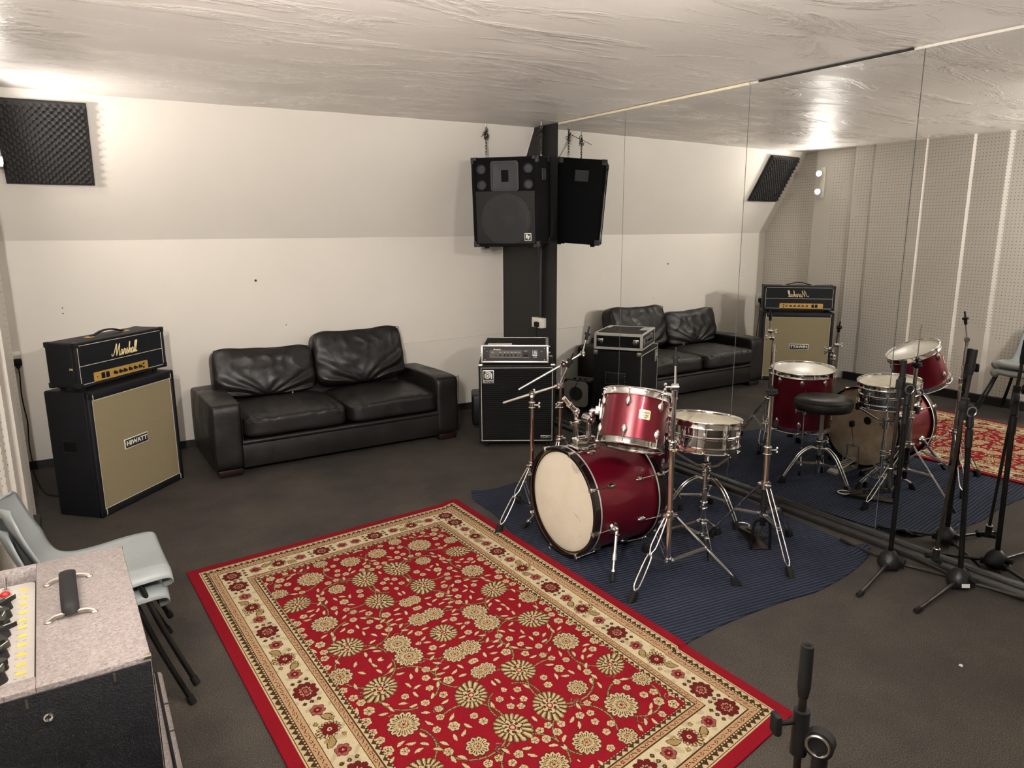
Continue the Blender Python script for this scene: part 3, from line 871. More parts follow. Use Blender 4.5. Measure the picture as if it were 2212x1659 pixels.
for u, rr in ((.285, .0085), (.352, .0085), (.402, .0085), (.452, .0085), (.517, .0085)):
    bm = BM(); cyl(bm, (px(u), .0055, cz - .008), (px(u), -.007, cz - .008), rr, rr * .85, 18); box(bm, (.0012, .001, .006), (px(u) + .003, -.0074, cz - .004)); ob('knob', bm, 'plastic', fp)
bm = BM(); torus(bm, (px(.175), .005, cz - .006), (0, 1, 0), .0065, .0022, 18, 6); ob('input_jack', bm, 'chrome', fp)
for u in (.22, .57):
    bm = BM(); box(bm, (.012, .004, .006), (px(u), .004, cz - .012)); ob('push_button', bm, 'plastic', fp)
bm = BM(); box(bm, (.028, .008, .034), (px(.665), .005, cz - .003), bev=.002); ob('power_switch', bm, 'plastic', fp)
bm = BM()
text_bm(bm, 'Ampeg', .016, FACE(px(.235), .0062, cz + .036), .0004, shear=.35, bold=.0003, sx=1.3)
for u, s in ((.175, 'INPUT'), (.285, 'GAIN'), (.352, 'BASS'), (.402, 'MID'), (.455, 'TREBLE'), (.517, 'VOLUME'), (.57, 'MUTE'), (.665, 'POWER'), (.087, 'SVT'), (.90, 'PRO')):
    text_bm(bm, s, .0062, FACE(px(u), .0045 if u > .12 and u < .6 else .0062, cz + (.014 if u > .12 and u < .6 else .020)), .0003, bold=.0002)
text_bm(bm, 'B-100R', .009, FACE(px(.805), .0062, cz - .024), .0003, bold=.0002)
ob('lettering', bm, 'alu', fp, smooth=False)
lg = BM(); box(lg, (.036, .003, .040), (px(.80), .0065, cz + .007)); lg = ob('logo_plate', lg, 'alu', fp, smooth=False)
bm = BM(); box(bm, (.032, .002, .028), (px(.80), .0045, cz + .011)); ob('logo_field', bm, 'ink', lg, smooth=False)
bm = BM(); mt = FACE(px(.80) - .001, .0034, cz + .010)
lathe(bm, [(0, 0), (.0038, 0), (.0038, .0006), (0, .0006)], mt, 16); lathe(bm, [(.0062, 0), (.0092, 0), (.0092, .0006), (.0062, .0006)], mt, 24, closed=True)
prism(bm, [(.0115 * math.cos(R(a)), .0115 * math.sin(R(a))) for a in range(0, 121, 15)] + [(.0135 * math.cos(R(a)) + .001, .0135 * math.sin(R(a))) for a in range(110, -1, -15)] + [(.0145, -.010), (.0115, -.010)], 0, .0006, mt)
ob('logo_spiral', bm, 'alu', lg)
for u in (.055, .945):
    for zz in (-.045, .045):
        bm = BM(); cyl(bm, (px(u), .0075, cz + zz), (px(u), .003, cz + zz), .004, n=10); ob('rack_screw', bm, 'steel', fp)
bm = BM(); box(bm, (.185, .075, .0008), (-.115, .052, z0 + H + .0012), (0, 0, .02)); pl = ob('paper_label', bm, 'paper', t, smooth=False)
bm = BM()
for k in range(4): box(bm, (.14 - .02 * (k % 2), .004, .0004), (-.115, .03 + k * .013, z0 + H + .0018), (0, 0, .02))
ob('label_print', bm, 'greyink', pl, smooth=False)
bm = BM(); box(bm, (.13, .030, .0008), (-.165, D - .032, z0 + H + .0022)); ob('paper_strip', bm, 'paper', t, smooth=False)
for s in (-1, 1):
    for yy in (.055, D - .055):
        bm = BM(); X = s * (W / 2 + .002)
        box(bm, (.004, .05, .044), (X, yy, z0 + H / 2), bev=.001)
        torus(bm, (X + s * .010, yy + (.012 if yy < .2 else -.012), z0 + H / 2), (1, 0, 0), .017, .0024, 20, 6, sc=(1.0, .55))
        cyl(bm, (X, yy, z0 + H / 2), (X + s * .014, yy, z0 + H / 2), .006)
        ob('butterfly_latch', bm, 'chrome', t)
for sx in (-1, 1):
    for yy in (.05, D - .05):
        bm = BM(); cyl(bm, (sx * .21, yy, 0), (sx * .21, yy, z0 + .001), .012); ob('rubber_foot', bm, 'rubber', t)

# small practice speaker behind the bass stack, facing the mirror
t = thing('practice_speaker', 'small black practice speaker with grey round-cornered front behind the bass cabinet', 'speaker', (-.455, 5.37, 0), (0, 0, R(62)))
bm = BM(); box(bm, (.27, .20, .27), (0, .11, .155), bev=.02, seg=3); ob('speaker_case', bm, 'plastic', t)
fr = BM(); prism(fr, rrect(.245, .245, .045), 0, .012, FACE(0, .014, .155)); fr = ob('front_cover', fr, 'greyplastic', t)
bm = BM(); lathe(bm, [(0, .004), (.03, .004), (.035, .001), (.065, .001), (.068, .003), (.068, 0), (0, 0)], FACE(0, .0015, .155), 40); ob('speaker_ring', bm, 'greypanel', fr)
for i in range(3):
    bm = BM(); box(bm, (.03, .022, .012), (-.075 + i * .055, .05, .294), bev=.003); ob('top_knob', bm, 'rubber', t)
for sx in (-1, 1):
    bm = BM(); box(bm, (.04, .16, .02), (sx * .09, .11, .0105), bev=.004); ob('rubber_foot', bm, 'rubber', t)
bm = BM(); tube(bm, smooth_path([(-.445, 5.30, .31), (-.40, 5.25, .33), (-.33, 5.22, .26), (-.31, 5.21, .19), (-.26, 5.19, .155), (-.21, 5.16, .13), (-.23, 5.19, .06), (-.32, 5.23, .012), (-.40, 5.15, .006)], 6), .0035, 6)
tag(ob('signal_lead', bm, 'rubber'), 'thin black lead looping over the front of the small practice speaker', 'cable')

# ------------------------------------------------------------------ hanging speaker
AE = R(-48.7)
u = Vector((.66, -.751, 0)); dpt = Vector((.751, .66, 0))
W, H, D = .548, .70, .41
fb = Vector((-.317, 4.897, 1.555)) - u * (W / 2)
t = thing('hanging_loudspeaker', 'large black loudspeaker with horn hung on chains in the corner', 'loudspeaker', tuple(fb), (R(4.6), 0, AE))
bm = BM()
box(bm, (W, D - .02, H), (0, .02 + (D - .02) / 2, H / 2), bev=.006)
for (sx, sz, cx_, cz_) in ((W, .026, 0, .013), (W, .026, 0, H - .013), (.026, H, -W / 2 + .013, H / 2), (.026, H, W / 2 - .013, H / 2)):
    box(bm, (sx, .025, sz), (cx_, .0125, cz_), bev=.004)
ob('cabinet_shell', bm, 'carpetblack', t)
bm = BM(); box(bm, (W - .05, .004, H - .05), (0, .0195, H / 2)); ob('baffle', bm, 'carpetblack', t, smooth=False)
# horn flare
hz, hw, hh = .556, .232, .232
hn = BM(); o1 = rrect(hw, hh, .022); n1 = len(o1)
def ring(bm, poly, y): return [bm.verts.new((x, y, hz + z)) for x, z in poly]
rs = [ring(hn, o1, .018), ring(hn, o1, .006), ring(hn, rrect(hw - .030, hh - .030, .014), .005), ring(hn, rrect(hw - .034, hh - .034, .012), .012),
      ring(hn, rrect(.10, .10, .010), .0165), ring(hn, rrect(.020, .085, .006), .0185)]
for A, B_ in zip(rs, rs[1:]):
    for k in range(n1): hn.faces.new((A[k], A[(k + 1) % n1], B_[(k + 1) % n1], B_[k]))
hn.faces.new(rs[-1]); ob('horn', hn, 'horn', t, angle=25)
for sx in (-1, 1):
    for zz in (.610, .488):
        bm = BM(); mt = FACE(sx * .195, .018, zz)
        lathe(bm, [(.038, 0), (.038, .010), (.034, .013), (.030, .010), (.028, .001), (0, .001)], mt, 28)
        ob('bass_port', bm, ['horn'], t)
wf = BM(); mt = FACE(0, .018, .215)
lathe(wf, [(.205, 0), (.205, .008), (.198, .010), (.190, .006), (.178, .009), (.165, .006), (.075, .001), (.066, .0015), (.045, .007), (0, .0095)], mt, 56)
wf = ob('woofer', wf, 'horn', t)
bm = BM(); box(bm, (W - .056, .003, .41), (0, .0085 - .003, .2325)); g = ob('steel_grille', bm, 'meshgrille', t, smooth=False)
for sx in (-1, 1):
    for zz in (.05, .415):
        bm = BM(); cyl(bm, (sx * (W / 2 - .045), .004, zz), (sx * (W / 2 - .045), .0005, zz), .006, n=10); ob('grille_screw', bm, 'plastic', g)
lg = BM(); box(lg, (.056, .004, .060), (.185, .002, .078), bev=.001); lg = ob('logo_plate', lg, 'white', t)
bm = BM(); box(bm, (.047, .003, .051), (.185, -.0004, .078)); ob('logo_field', bm, 'ink', lg, smooth=False)
bm = BM(); text_bm(bm, 'Ey', .038, FACE(.185, -.0022, .081), .0006, bold=.0022, sx=.86); ob('lettering', bm, 'white', lg, smooth=False)
for sx in (-1, 1):
    for zz in (0, H):
        for yy in (0, D):
            bm = BM(); X = sx * W / 2; iy = 1 if yy == 0 else -1; iz = 1 if zz == 0 else -1
            box(bm, (.045, .004, .020), (X - sx * .021, yy - iy * .0005, zz + iz * .010), bev=.001); box(bm, (.018, .004, .045), (X - sx * .009, yy - iy * .0005, zz + iz * .022), bev=.001)
            box(bm, (.004, .045, .045), (X + sx * .0005, yy + iy * .0215, zz + iz * .0215), bev=.001)
            box(bm, (.045, .045, .004), (X - sx * .0215, yy + iy * .0215, zz - iz * .0005), bev=.001)
            ob('corner_protector', bm, 'horn', t)
for sx in (-1, 1):
    hb = BM(); X = sx * W / 2
    for (yy, zz, sy, sz) in ((D * .49, .600, .115, .014), (D * .49, .522, .115, .014), (D * .49 - .05, .561, .014, .09), (D * .49 + .05, .561, .014, .09)):
        box(hb, (.008, sy, sz), (X + sx * .002, yy, zz), bev=.002)
    hb = ob('side_handle', hb, 'horn', t)
    bm = BM(); prism(bm, [(-.044, -.033), (.044, -.033), (.044, .033), (-.044, .033)], 0, .002, Matrix.Translation((X + sx * .001, D * .49, .561)) @ Euler((PI / 2, 0, PI / 2)).to_matrix().to_4x4())
    ob('handle_recess', bm, 'ink', hb, smooth=False)
for sx in (-1, 1):
    for yy in (.06, D - .06):
        bm = BM(); cyl(bm, (sx * (W / 2 - .09), yy, -.018), (sx * (W / 2 - .09), yy, 0), .018, .022); ob('rubber_foot', bm, 'rubber', t)
for (lx, ly) in ((-W / 2 + .05, .25), (W / 2 - .05, .33)):
    bm = BM(); cyl(bm, (lx, ly, H - .004), (lx, ly, H + .010), .012, .008); torus(bm, (lx, ly, H + .018), (1, 0, 0), .011, .003, 16, 6); ob('eye_bolt', bm, 'steel', t)
EVM = wm(t)

def chain(top, bot, label, bunch):
    t = thing('suspension_chain', label, 'chain', top, group='chains holding up the hanging loudspeaker')
    top, bot = Vector(top), Vector(bot)
    bm = BM(); tube(bm, smooth_path([top + Vector((0, 0, .002)), top + Vector((0, 0, -.02)), top + Vector((.012, 0, -.034)), top + Vector((0, 0, -.046)), top + Vector((-.010, 0, -.036))], 5), .0035, 8)
    ob('ceiling_hook', bm, 'steel', t, keep=True)
    bm = BM(); d = (bot - top) - Vector((0, 0, -.036)); s0 = top + Vector((0, 0, -.036)); L = d.length; dn = d.normalized()
    k = int(L / .0215); a, b, _ = frame_of(dn)
    def link(c, dn, side, l=.0155, w=.0068, r=.0026):
        pts = [c + dn * (l * math.cos(2 * PI * i / 14)) + side * (w * math.sin(2 * PI * i / 14)) for i in range(14)]
        tube(bm, pts, r, 6, closed=True)
    for i in range(k): link(s0 + dn * (L * (i + .5) / k), dn, a if i % 2 else b, l=L / k * .5 + .0045)
    rnd = random.Random(bunch)
    for i in range(9):           # spare links knotted near the hook
        c = s0 + Vector((rnd.uniform(-.016, .018), rnd.uniform(-.012, .012), -rnd.uniform(.005, .085)))
        dd = Vector((rnd.uniform(-.5, .5), rnd.uniform(-.5, .5), 1)).normalized(); link(c, dd, frame_of(dd)[0])
    ob('chain_links', bm, 'wornmetal', t, keep=True)
    bm = BM(); tube(bm, smooth_path([s0 + Vector((.004, 0, -.03)), s0 + Vector((-.03, -.02, -.05)), s0 + Vector((-.075, -.05, -.078))], 4), .0025, 6)
    ob('cable_tie', bm, 'rubber', t, keep=True)
W, H = .548, .70
pL = EVM @ Vector((-W / 2 + .05, .25, H + .028)); pR = EVM @ Vector((W / 2 - .05, .33, H + .028))
chain((pL.x, pL.y, 2.545), tuple(pL), 'black chain above the left side of the hanging loudspeaker', 3)
chain((pR.x, pR.y, 2.545), tuple(pR), 'black chain above the rear right side of the hanging loudspeaker, by the pipe', 4)

# black conduit, socket and lead on the black wall end
bm = BM(); tube(bm, smooth_path([(-.03, 5.28, 2.545), (-.03, 5.28, 1.9), (-.028, 5.285, 1.3), (-.028, 5.29, .935)], 3), .021, 12)
cyl(bm, (-.03, 5.28, 2.25), (-.03, 5.28, 2.31), .045, .04)
tag(ob('conduit_pipe', bm, 'blackwall'), 'black painted conduit pipe running down the black wall end', 'pipe')
t = thing('double_socket', 'white double wall socket on the black wall end', 'socket', (0, 5.31, .880))
bm = BM(); box(bm, (.045, .150, .088), (-.0225, 0, 0), bev=.006); ob('back_box', bm, 'whiteplastic', t)
fp = BM(); box(fp, (.010, .150, .089), (-.050, 0, 0), bev=.003); fp = ob('face_plate', fp, 'whiteplastic', t)
for (dy, dz, sy, sz) in ((0, .016, .004, .008), (-.011, -.006, .007, .004), (.011, -.006, .007, .004)):
    bm = BM(); box(bm, (.003, sy, sz), (-.0545, .038 + dy, dz)); ob('pin_hole', bm, 'ink', fp, smooth=False)
for yy in (.048, -.03):
    bm = BM(); box(bm, (.004, .010, .016), (-.056, yy, .030), (0, R(10), 0), bev=.001); ob('rocker_switch', bm, 'whiteplastic', fp)
t = thing('mains_plug', 'black mains plug in the white double socket', 'plug', (-.055, 5.285, .868))
bm = BM(); box(bm, (.034, .048, .050), (-.018, 0, 0), bev=.012, seg=3); ob('plug_body', bm, 'rubber', t)
bm = BM(); tube(bm, smooth_path([(-.072, 5.285, .845), (-.072, 5.287, .79), (-.05, 5.29, .70), (-.03, 5.30, .55), (-.03, 5.31, .3), (-.05, 5.33, .08), (-.12, 5.36, .01), (-.25, 5.40, .008)], 5), .004, 8)
tag(ob('power_lead', bm, 'rubber'), 'black power lead dropping from the white double socket', 'cable')
bm = BM(); tube(bm, smooth_path([(-.014, 5.335, 1.56), (-.010, 5.338, 1.3), (-.012, 5.335, 1.1), (-.010, 5.34, .93)], 4), .0045, 8)
tag(ob('bell_wire', bm, 'leftwall'), 'thin pale wire running down beside the black conduit to the double socket', 'cable')
# ------------------------------------------------------------------ sofa
t = thing('leather_sofa', 'dark brown leather two seater sofa with loose back cushions against the back wall', 'sofa', (-1.90, 5.14, 0))
def soft(seed, amp, sc=4.0):
    def f(q, w):
        d = noise.noise(Vector((w.x * sc + seed, w.y * sc, w.z * sc))) * amp
        return w + Vector((q.x, q.y, q.z)).normalized() * d
    return f
bm = BM(); box(bm, (1.56, .80, .17), (0, .45, .135), bev=.012); ob('seat_base', bm, 'leather', t)
bm = BM(); box(bm, (1.54, .022, .175), (0, .012, .140), bev=.010, seg=3); tube(bm, [(-.765, .010, .238), (.765, .010, .238)], .021, 12, flat=(1, 1)); ob('front_rail', bm, 'leather', t)
bm = BM(); box(bm, (1.56, .11, .50), (0, .80, .32), (R(-4), 0, 0), bev=.04, seg=4); ob('back_frame', bm, 'leather', t)
for s in (-1, 1):
    bm = BM(); D = .855
    def armf(q, w):
        w = w + Vector((0, 0, -.012 * max(0, q.y) if q.z > .3 else 0))
        return w + Vector(q).normalized() * noise.noise(Vector((w.x * 5 + 9 * s, w.y * 3, w.z * 4))) * .007
    superbox(bm, (.205, D, .485), (s * .858, D / 2, .2875), k=13, n=18, fn=armf)
    a = ob('armrest', bm, 'leather', t)
    bm = BM(); xx = s * .858
    pts = [(xx - .097, .006, .06), (xx - .097, .006, .49), (xx - .080, .004, .518), (xx + .080, .004, .518), (xx + .097, .006, .49), (xx + .097, .006, .06)]
    tube(bm, smooth_path(pts, 4), .0022, 6); ob('seam', bm, 'leather', a)
    for yy in (.045, .80):
        bm = BM(); box(bm, (.15, .06, .052), (s * .855, yy, .026), bev=.004, taper=(1.1, 1.1)); ob('foot', bm, 'wood_foot', t)
for i, (x0, x1, sd) in enumerate(((-.757, -.004, 3), (.004, .757, 8))):
    bm = BM()
    def seatf(q, w, sd=sd):
        crown = .022 * (1 - q.x ** 2) * (1 - q.y ** 2) * (1 if q.z > 0 else .15)
        front = max(0, -q.y)
        sag = -.010 * front * abs(q.x) ** 2
        r = .006 * noise.noise(Vector((w.x * 6 + sd, w.y * 6, w.z * 3))) + .004 * front * math.sin(w.x * 75 + 5 * noise.noise(Vector((w.x * 5, w.z * 9, sd)))) * max(0, q.z + .4)
        return w + Vector((0, -r * .8, crown + sag + r))
    superbox(bm, (x1 - x0, .70, .155), ((x0 + x1) / 2, .272, .352), k=7, n=30, fn=seatf)
    c = ob('seat_cushion', bm, 'leather', t, angle=70)
    bm = BM(); xm = (x0 + x1) / 2; hw = (x1 - x0) / 2 - .028
    tube(bm, [(xm - hw + .02 * j, -.0745 + .012 * abs(-1 + 2 * j * .02 / (2 * hw)) ** 8, .388 + .010 * math.sin(j * .5)) for j in range(int(2 * hw / .02) + 1)], .0026, 6)
    ob('seam', bm, 'leather', c)
for i, (xm, wd, zb, zt, sd, ry) in enumerate(((-.436, .775, .400, .795, 2, 2.0), (.345, .775, .415, .880, 6, -1.0))):
    bm = BM(); hh = zt - zb
    def backf(q, w, sd=sd, hh=hh):
        front = max(0, -q.y)
        u, vv = q.x, q.z
        top = max(0, vv + .25)
        fold = (1 - 2 * abs(math.sin(u * 9.5 + 2.4 * noise.noise(Vector((u * 2.4, vv * 1.6, sd))))) ** .6) * top * max(0, 1.05 - vv) * .012
        rad = math.sin(math.atan2(vv + 1.15, abs(u) + .12) * 19 + sd + 1.8 * noise.noise(Vector((u * 2, vv * 2, sd + 3)))) * .008 * max(0, .5 - vv) * (.35 + abs(u))
        puff = .030 * (1 - u * u) * (1 - (vv + .25) ** 2)
        n3 = .012 * noise.noise(Vector((u * 2.6 + sd, vv * 2.6, 1)))
        slump = -.020 * (1 - u * u) * max(0, vv) + .012 * noise.noise(Vector((u * 2 + sd * 2, 3, 1))) * max(0, vv)
        return w + Vector((0, -front * (puff + fold + rad + n3), slump))
    superbox(bm, (wd, .20, hh), (xm, .645, (zb + zt) / 2 + .02), (R(-14), R(ry), 0), k=6, n=64, fn=backf)
    c = ob('back_cushion', bm, 'leather', t, angle=80)
    bm = BM(); mt = xf((xm, .645, (zb + zt) / 2 + .02), (R(-14), R(ry), 0))
    pts = [Vector((-wd * .47, -.070, -hh * .40)), Vector((-wd * .472, -.072, hh * .30)), Vector((-wd * .43, -.074, hh * .435)), Vector((0, -.080, hh * .425)), Vector((wd * .43, -.074, hh * .435)), Vector((wd * .472, -.072, hh * .30)), Vector((wd * .47, -.070, -hh * .40))]
    tube(bm, smooth_path([mt @ p for p in pts], 6), .0030, 6); ob('seam', bm, 'leather', c)
bm = BM(); box(bm, (.008, .003, .022), (-.255, .512, .450), (R(-20), R(15), 0)); ob('care_tag', bm, 'greyplastic', t)

# ------------------------------------------------------------------ stacking chairs
def chair_shell_bm():
    prof = [(.205, .392, .36), (.228, .405, .40), (.232, .424, .425), (.212, .440, .442), (.13, .438, .452), (.04, .428, .448), (-.04, .426, .436), (-.100, .440, .420), (-.145, .470, .402),
            (-.178, .515, .388), (-.203, .565, .382), (-.222, .615, .380), (-.237, .660, .370), (-.247, .695, .345), (-.252, .712, .29), (-.254, .720, .21)]
    P = smooth_path([(x, w, z) for x, z, w in prof], 4)
    bm = BM(); n = 20; rows = []
    for i, p in enumerate(P):
        x, w, z = p; tt = i / (len(P) - 1); row = []
        for k in range(n + 1):
            s = -1 + 2 * k / n
            e = abs(s) ** 3
            seat = 1 - min(1, max(0, (tt - .42) / .2))
            zz = z - .012 * seat * (1 - s * s) + (-.034 * seat * max(0, abs(s) - .84) / .16)
            xx = x + .045 * (1 - seat) * s * s
            row.append(bm.verts.new((xx, w / 2 * s, zz)))
        rows.append(row)
    for a, b in zip(rows, rows[1:]):
        for k in range(n): bm.faces.new((a[k], a[k + 1], b[k + 1], b[k]))
    return bm
def make_chair(loc, rz, label):
    t = thing('stacking_chair', label, 'chair', loc, (0, 0, rz), 'grey stacking chairs')
    sh = ob('seat_shell', chair_shell_bm(), 'chairshell', t, angle=60)
    mo = sh.modifiers.new('thickness', 'SOLIDIFY'); mo.thickness = .006; mo.offset = -1
    for s in (-1, 1):
        bm = BM(); tube(bm, smooth_path([(.105, s * .175, .418), (.13, s * .190, .39), (.185, s * .225, .22), (.265, s * .283, .012)], 5), .0105, 10); ob('leg', bm, 'blackmetal', t)
        bm = BM(); cyl(bm, (.258, s * .278, .030), (.269, s * .2855, 0), .0135, .0135, 12); ob('rubber_tip', bm, 'rubber', t)
        bm = BM(); tube(bm, smooth_path([(-.105, s * .165, .414), (-.15, s * .180, .385), (-.165, s * .215, .20), (-.190, s * .262, .012)], 5), .0105, 10); ob('leg', bm, 'blackmetal', t)
        bm = BM(); cyl(bm, (-.188, s * .256, .030), (-.192, s * .264, 0), .0135, .0135, 12); ob('rubber_tip', bm, 'rubber', t)
        bm = BM(); tube(bm, [(.11, s * .176, .416), (0, s * .176, .413), (-.11, s * .166, .413)], .009, 8); ob('seat_rail', bm, 'blackmetal', t)
    bm = BM(); tube(bm, [(.125, -.186, .398), (.125, .186, .398)], .009, 8); ob('cross_bar', bm, 'blackmetal', t)
    return t
c1 = make_chair((-3.692, 2.905, 0), 0, 'grey plastic stacking chair at the bottom of the pair by the left wall')
c2 = copy_tree(c1); c2.location = (-3.678, 2.895, .076); c2.rotation_euler = (0, 0, R(1.0))
c2['label'] = 'grey plastic stacking chair on top of the pair by the left wall'

# ------------------------------------------------------------------ combo amplifier and lower cabinet in the left foreground
t = thing('silver_speaker_cabinet', 'low silver-grey cabinet underneath the amplifier in the left foreground', 'speaker cabinet', (-3.785, 1.775, 0), (0, 0, R(-1.5)))
bm = BM(); box(bm, (.46, .84, .415), (0, 0, .2125), bev=.010, seg=3); ob('cabinet_shell', bm, 'silvertolex', t)
for sx in (-1, 1):
    bm = BM(); tube(bm, [(sx * .214, -.41, .421), (sx * .214, .41, .421)], .004, 8); ob('dark_piping', bm, 'rubber', t)
for k in range(5):
    bm = BM(); box(bm, (.02, .005, .0012), (.222, -.36 + .15 * k + .02 * (k % 2), .4205)); ob('edge_tack', bm, 'ink', t)
for sx in (-1, 1):
    for sy in (-1, 1):
        bm = BM(); cyl(bm, (sx * .19, sy * .38, 0), (sx * .19, sy * .38, .008), .02); ob('rubber_foot', bm, 'rubber', t)

A0 = (-3.803, 1.677, .4315)
t = thing('combo_amplifier', 'silver-grey combo amplifier with top panel of black knobs in the left foreground', 'amplifier', A0)
W, L, H = .375, .576, .4885            # x, y, z
rx0, rx1, ry0, ry1 = -.110, .006, -.245, .268     # recess in the top
bm = BM()
TOPZ = H
def ringpts(x0, x1, y0, y1, z): return [(x0, y0, z), (x1, y0, z), (x1, y1, z), (x0, y1, z)]
box(bm, (W, L, H - .06), (0, 0, .008 + (H - .06) / 2), bev=.006)
# top slab around the recess
for (x0, x1, y0, y1) in ((-W / 2, rx0, -L / 2, L / 2), (rx1, W / 2, -L / 2, L / 2), (rx0 - .001, rx1 + .001, -L / 2, ry0), (rx0 - .001, rx1 + .001, ry1, L / 2)):
    box(bm, (x1 - x0, y1 - y0, .058), ((x0 + x1) / 2, (y0 + y1) / 2, H - .029), bev=.0035)
ob('amplifier_case', bm, 'silvertolex', t, label='case with silver-grey textured top')
bm = BM(); box(bm, (W - .003, .004, H - .014), (0, -L / 2 - .0012, .004 + (H - .014) / 2), bev=.001); ob('side_panel', bm, 'tolex', t, label='black vinyl side')
bm = BM(); box(bm, (.004, L - .06, H - .10), (W / 2 + .0012, 0, H / 2 - .01)); ob('speaker_grille', bm, 'blackcloth', t, smooth=False)
pn = BM(); prism(pn, [(x + (rx0 + rx1) / 2, y + (ry0 + ry1) / 2) for x, y in rrect(rx1 - rx0 - .010, ry1 - ry0 - .040, .014)], H - .034, H - .028)
pn = ob('control_panel', pn, 'panelsilver', t, smooth=False)
bm = BM(); box(bm, (rx1 - rx0, ry1 - ry0, .002), ((rx0 + rx1) / 2, (ry0 + ry1) / 2, H - .040)); ob('recess_lining', bm, 'ink', t, smooth=False)
kx = (rx0 + rx1) / 2 - .002; pz = H - .028
for i, (yy, a) in enumerate(((.130, 40), (.088, 115), (.045, 80), (.000, 20), (-.045, 100), (-.090, 55), (-.135, 130), (-.180, 70))):
    k = BM(); cyl(k, (kx, yy, pz), (kx, yy, pz + .013), .0155, .0125, 20)
    mt = xf((kx, yy, pz + .018), (0, 0, R(a)))
    prism(k, [(-.017, -.006), (-.010, -.008), (.026, -.0015), (.028, 0), (.026, .0015), (-.010, .008), (-.017, .006)], -.006, .004, mt)
    k = ob('pointer_knob', k, 'plastic', pn)
    bm = BM(); box(bm, (.020, .0012, .0006), (.014, 0, .0043), mtx=mt); ob('pointer_line', bm, 'white', k, smooth=False)
for yy, r_ in ((.212, 0), (.196, 1)):
    bm = BM()
    if r_ == 0: cyl(bm, (kx, yy, pz), (kx, yy, pz + .010), .0065); cyl(bm, (kx, yy, pz + .010), (kx + .002, yy + .010, pz + .034), .0025, .0038, 10)
    else: cyl(bm, (kx - .022, yy + .03, pz), (kx - .022, yy + .03, pz + .010), .0065); cyl(bm, (kx - .022, yy + .03, pz + .010), (kx - .020, yy + .036, pz + .022), .0025, .0038, 10)
    ob('toggle_switch', bm, 'chrome', pn)
jw = BM(); cyl(jw, (kx, .178, pz), (kx, .178, pz + .012), .0125, n=18); jw = ob('pilot_light', jw, 'nickel', pn)
bm = BM(); ball(bm, (kx, .178, pz + .012), .010, (1, 1, .8)); ob('red_jewel', bm, 'red', jw)
for yy in (-.216,):
    bm = BM(); cyl(bm, (kx, yy, pz), (kx, yy, pz + .008), .011, .009, 16); ob('input_jack', bm, 'chrome', pn)
for xx, yy in [(rx1 - .026, yy) for yy in (.212, .168, .130, .090, .052, .020, -.02, -.058, -.098, -.138, -.17)] + [(rx0 + .022, .214)]:
    bm = BM(); box(bm, (.016, .013, .0006), (xx, yy, pz + .0004), (0, 0, .05)); ob('yellow_tape_mark', bm, 'yellow', pn, smooth=False)
bm = BM()
for i in range(16):
    yy = -.19 + i * .025
    for k in range(3): box(bm, (.0055, .0012, .0005), (rx1 - .040 + .013 * k - .008, yy + .003 * (k % 2), pz + .0003), (0, 0, .4 * (k - 1)))
ob('panel_print', bm, 'greyink', pn, smooth=False)
hx_ = -3.735 - A0[0]; hy0, hy1 = 1.617 - A0[1], 1.832 - A0[1]
h = BM(); hm = (hy0 + hy1) / 2
tube(h, smooth_path([(hx_, hy0 + .012, H + .006), (hx_, hy0 + .022, H + .024), (hx_, hy0 + .055, H + .034), (hx_, hm, H + .036), (hx_, hy1 - .055, H + .034), (hx_, hy1 - .022, H + .024), (hx_, hy1 - .012, H + .006)], 5), .013, 10, flat=(1.25, .38))
h = ob('strap_handle', h, 'rubber', t)
for yy in (hy0 + .014, hy1 - .014):
    bm = BM()
    tube(bm, smooth_path([(hx_ - .042, yy - .004, H + .002), (hx_ - .030, yy, H + .007), (hx_ - .014, yy, H + .009), (hx_ + .014, yy, H + .009), (hx_ + .030, yy, H + .007), (hx_ + .042, yy - .004, H + .002)], 4), .0045, 8)
    for s in (-1, 1): ball(bm, (hx_ + s * .041, yy - .004, H + .002), .006, (1.3, 1, .5), 10)
    ob('handle_bracket', bm, 'nickel', h)
bm = BM(); torus(bm, (-3.784 - A0[0], -L / 2 - .004, .860 - A0[2]), (0, 1, 0), .006, .0025, 18, 6); cyl(bm, (-3.784 - A0[0], -L / 2, .860 - A0[2]), (-3.784 - A0[0], -L / 2 - .004, .860 - A0[2]), .005); ob('side_screw', bm, 'chrome', t)
for xx, zz in ((-3.678 - A0[0], .898 - A0[2]), (-3.812 - A0[0], .896 - A0[2])):
    bm = BM(); box(bm, (.004, .002, .017), (xx, -L / 2 - .004, zz)); ob('staple', bm, 'nickel', t, smooth=False)
for sx in (-1, 1):
    for sy in (-1, 1):
        bm = BM(); box(bm, (.014, .014, .007), (sx * (W / 2 - .006), sy * (L / 2 - .006), H - .003), bev=.002); ob('worn_corner', bm, 'nickel', t)
for sx in (-1, 1):
    for sy in (-1, 1):
        bm = BM(); cyl(bm, (sx * .15, sy * .24, -.010), (sx * .15, sy * .24, .009), .018); ob('rubber_foot', bm, 'rubber', t)

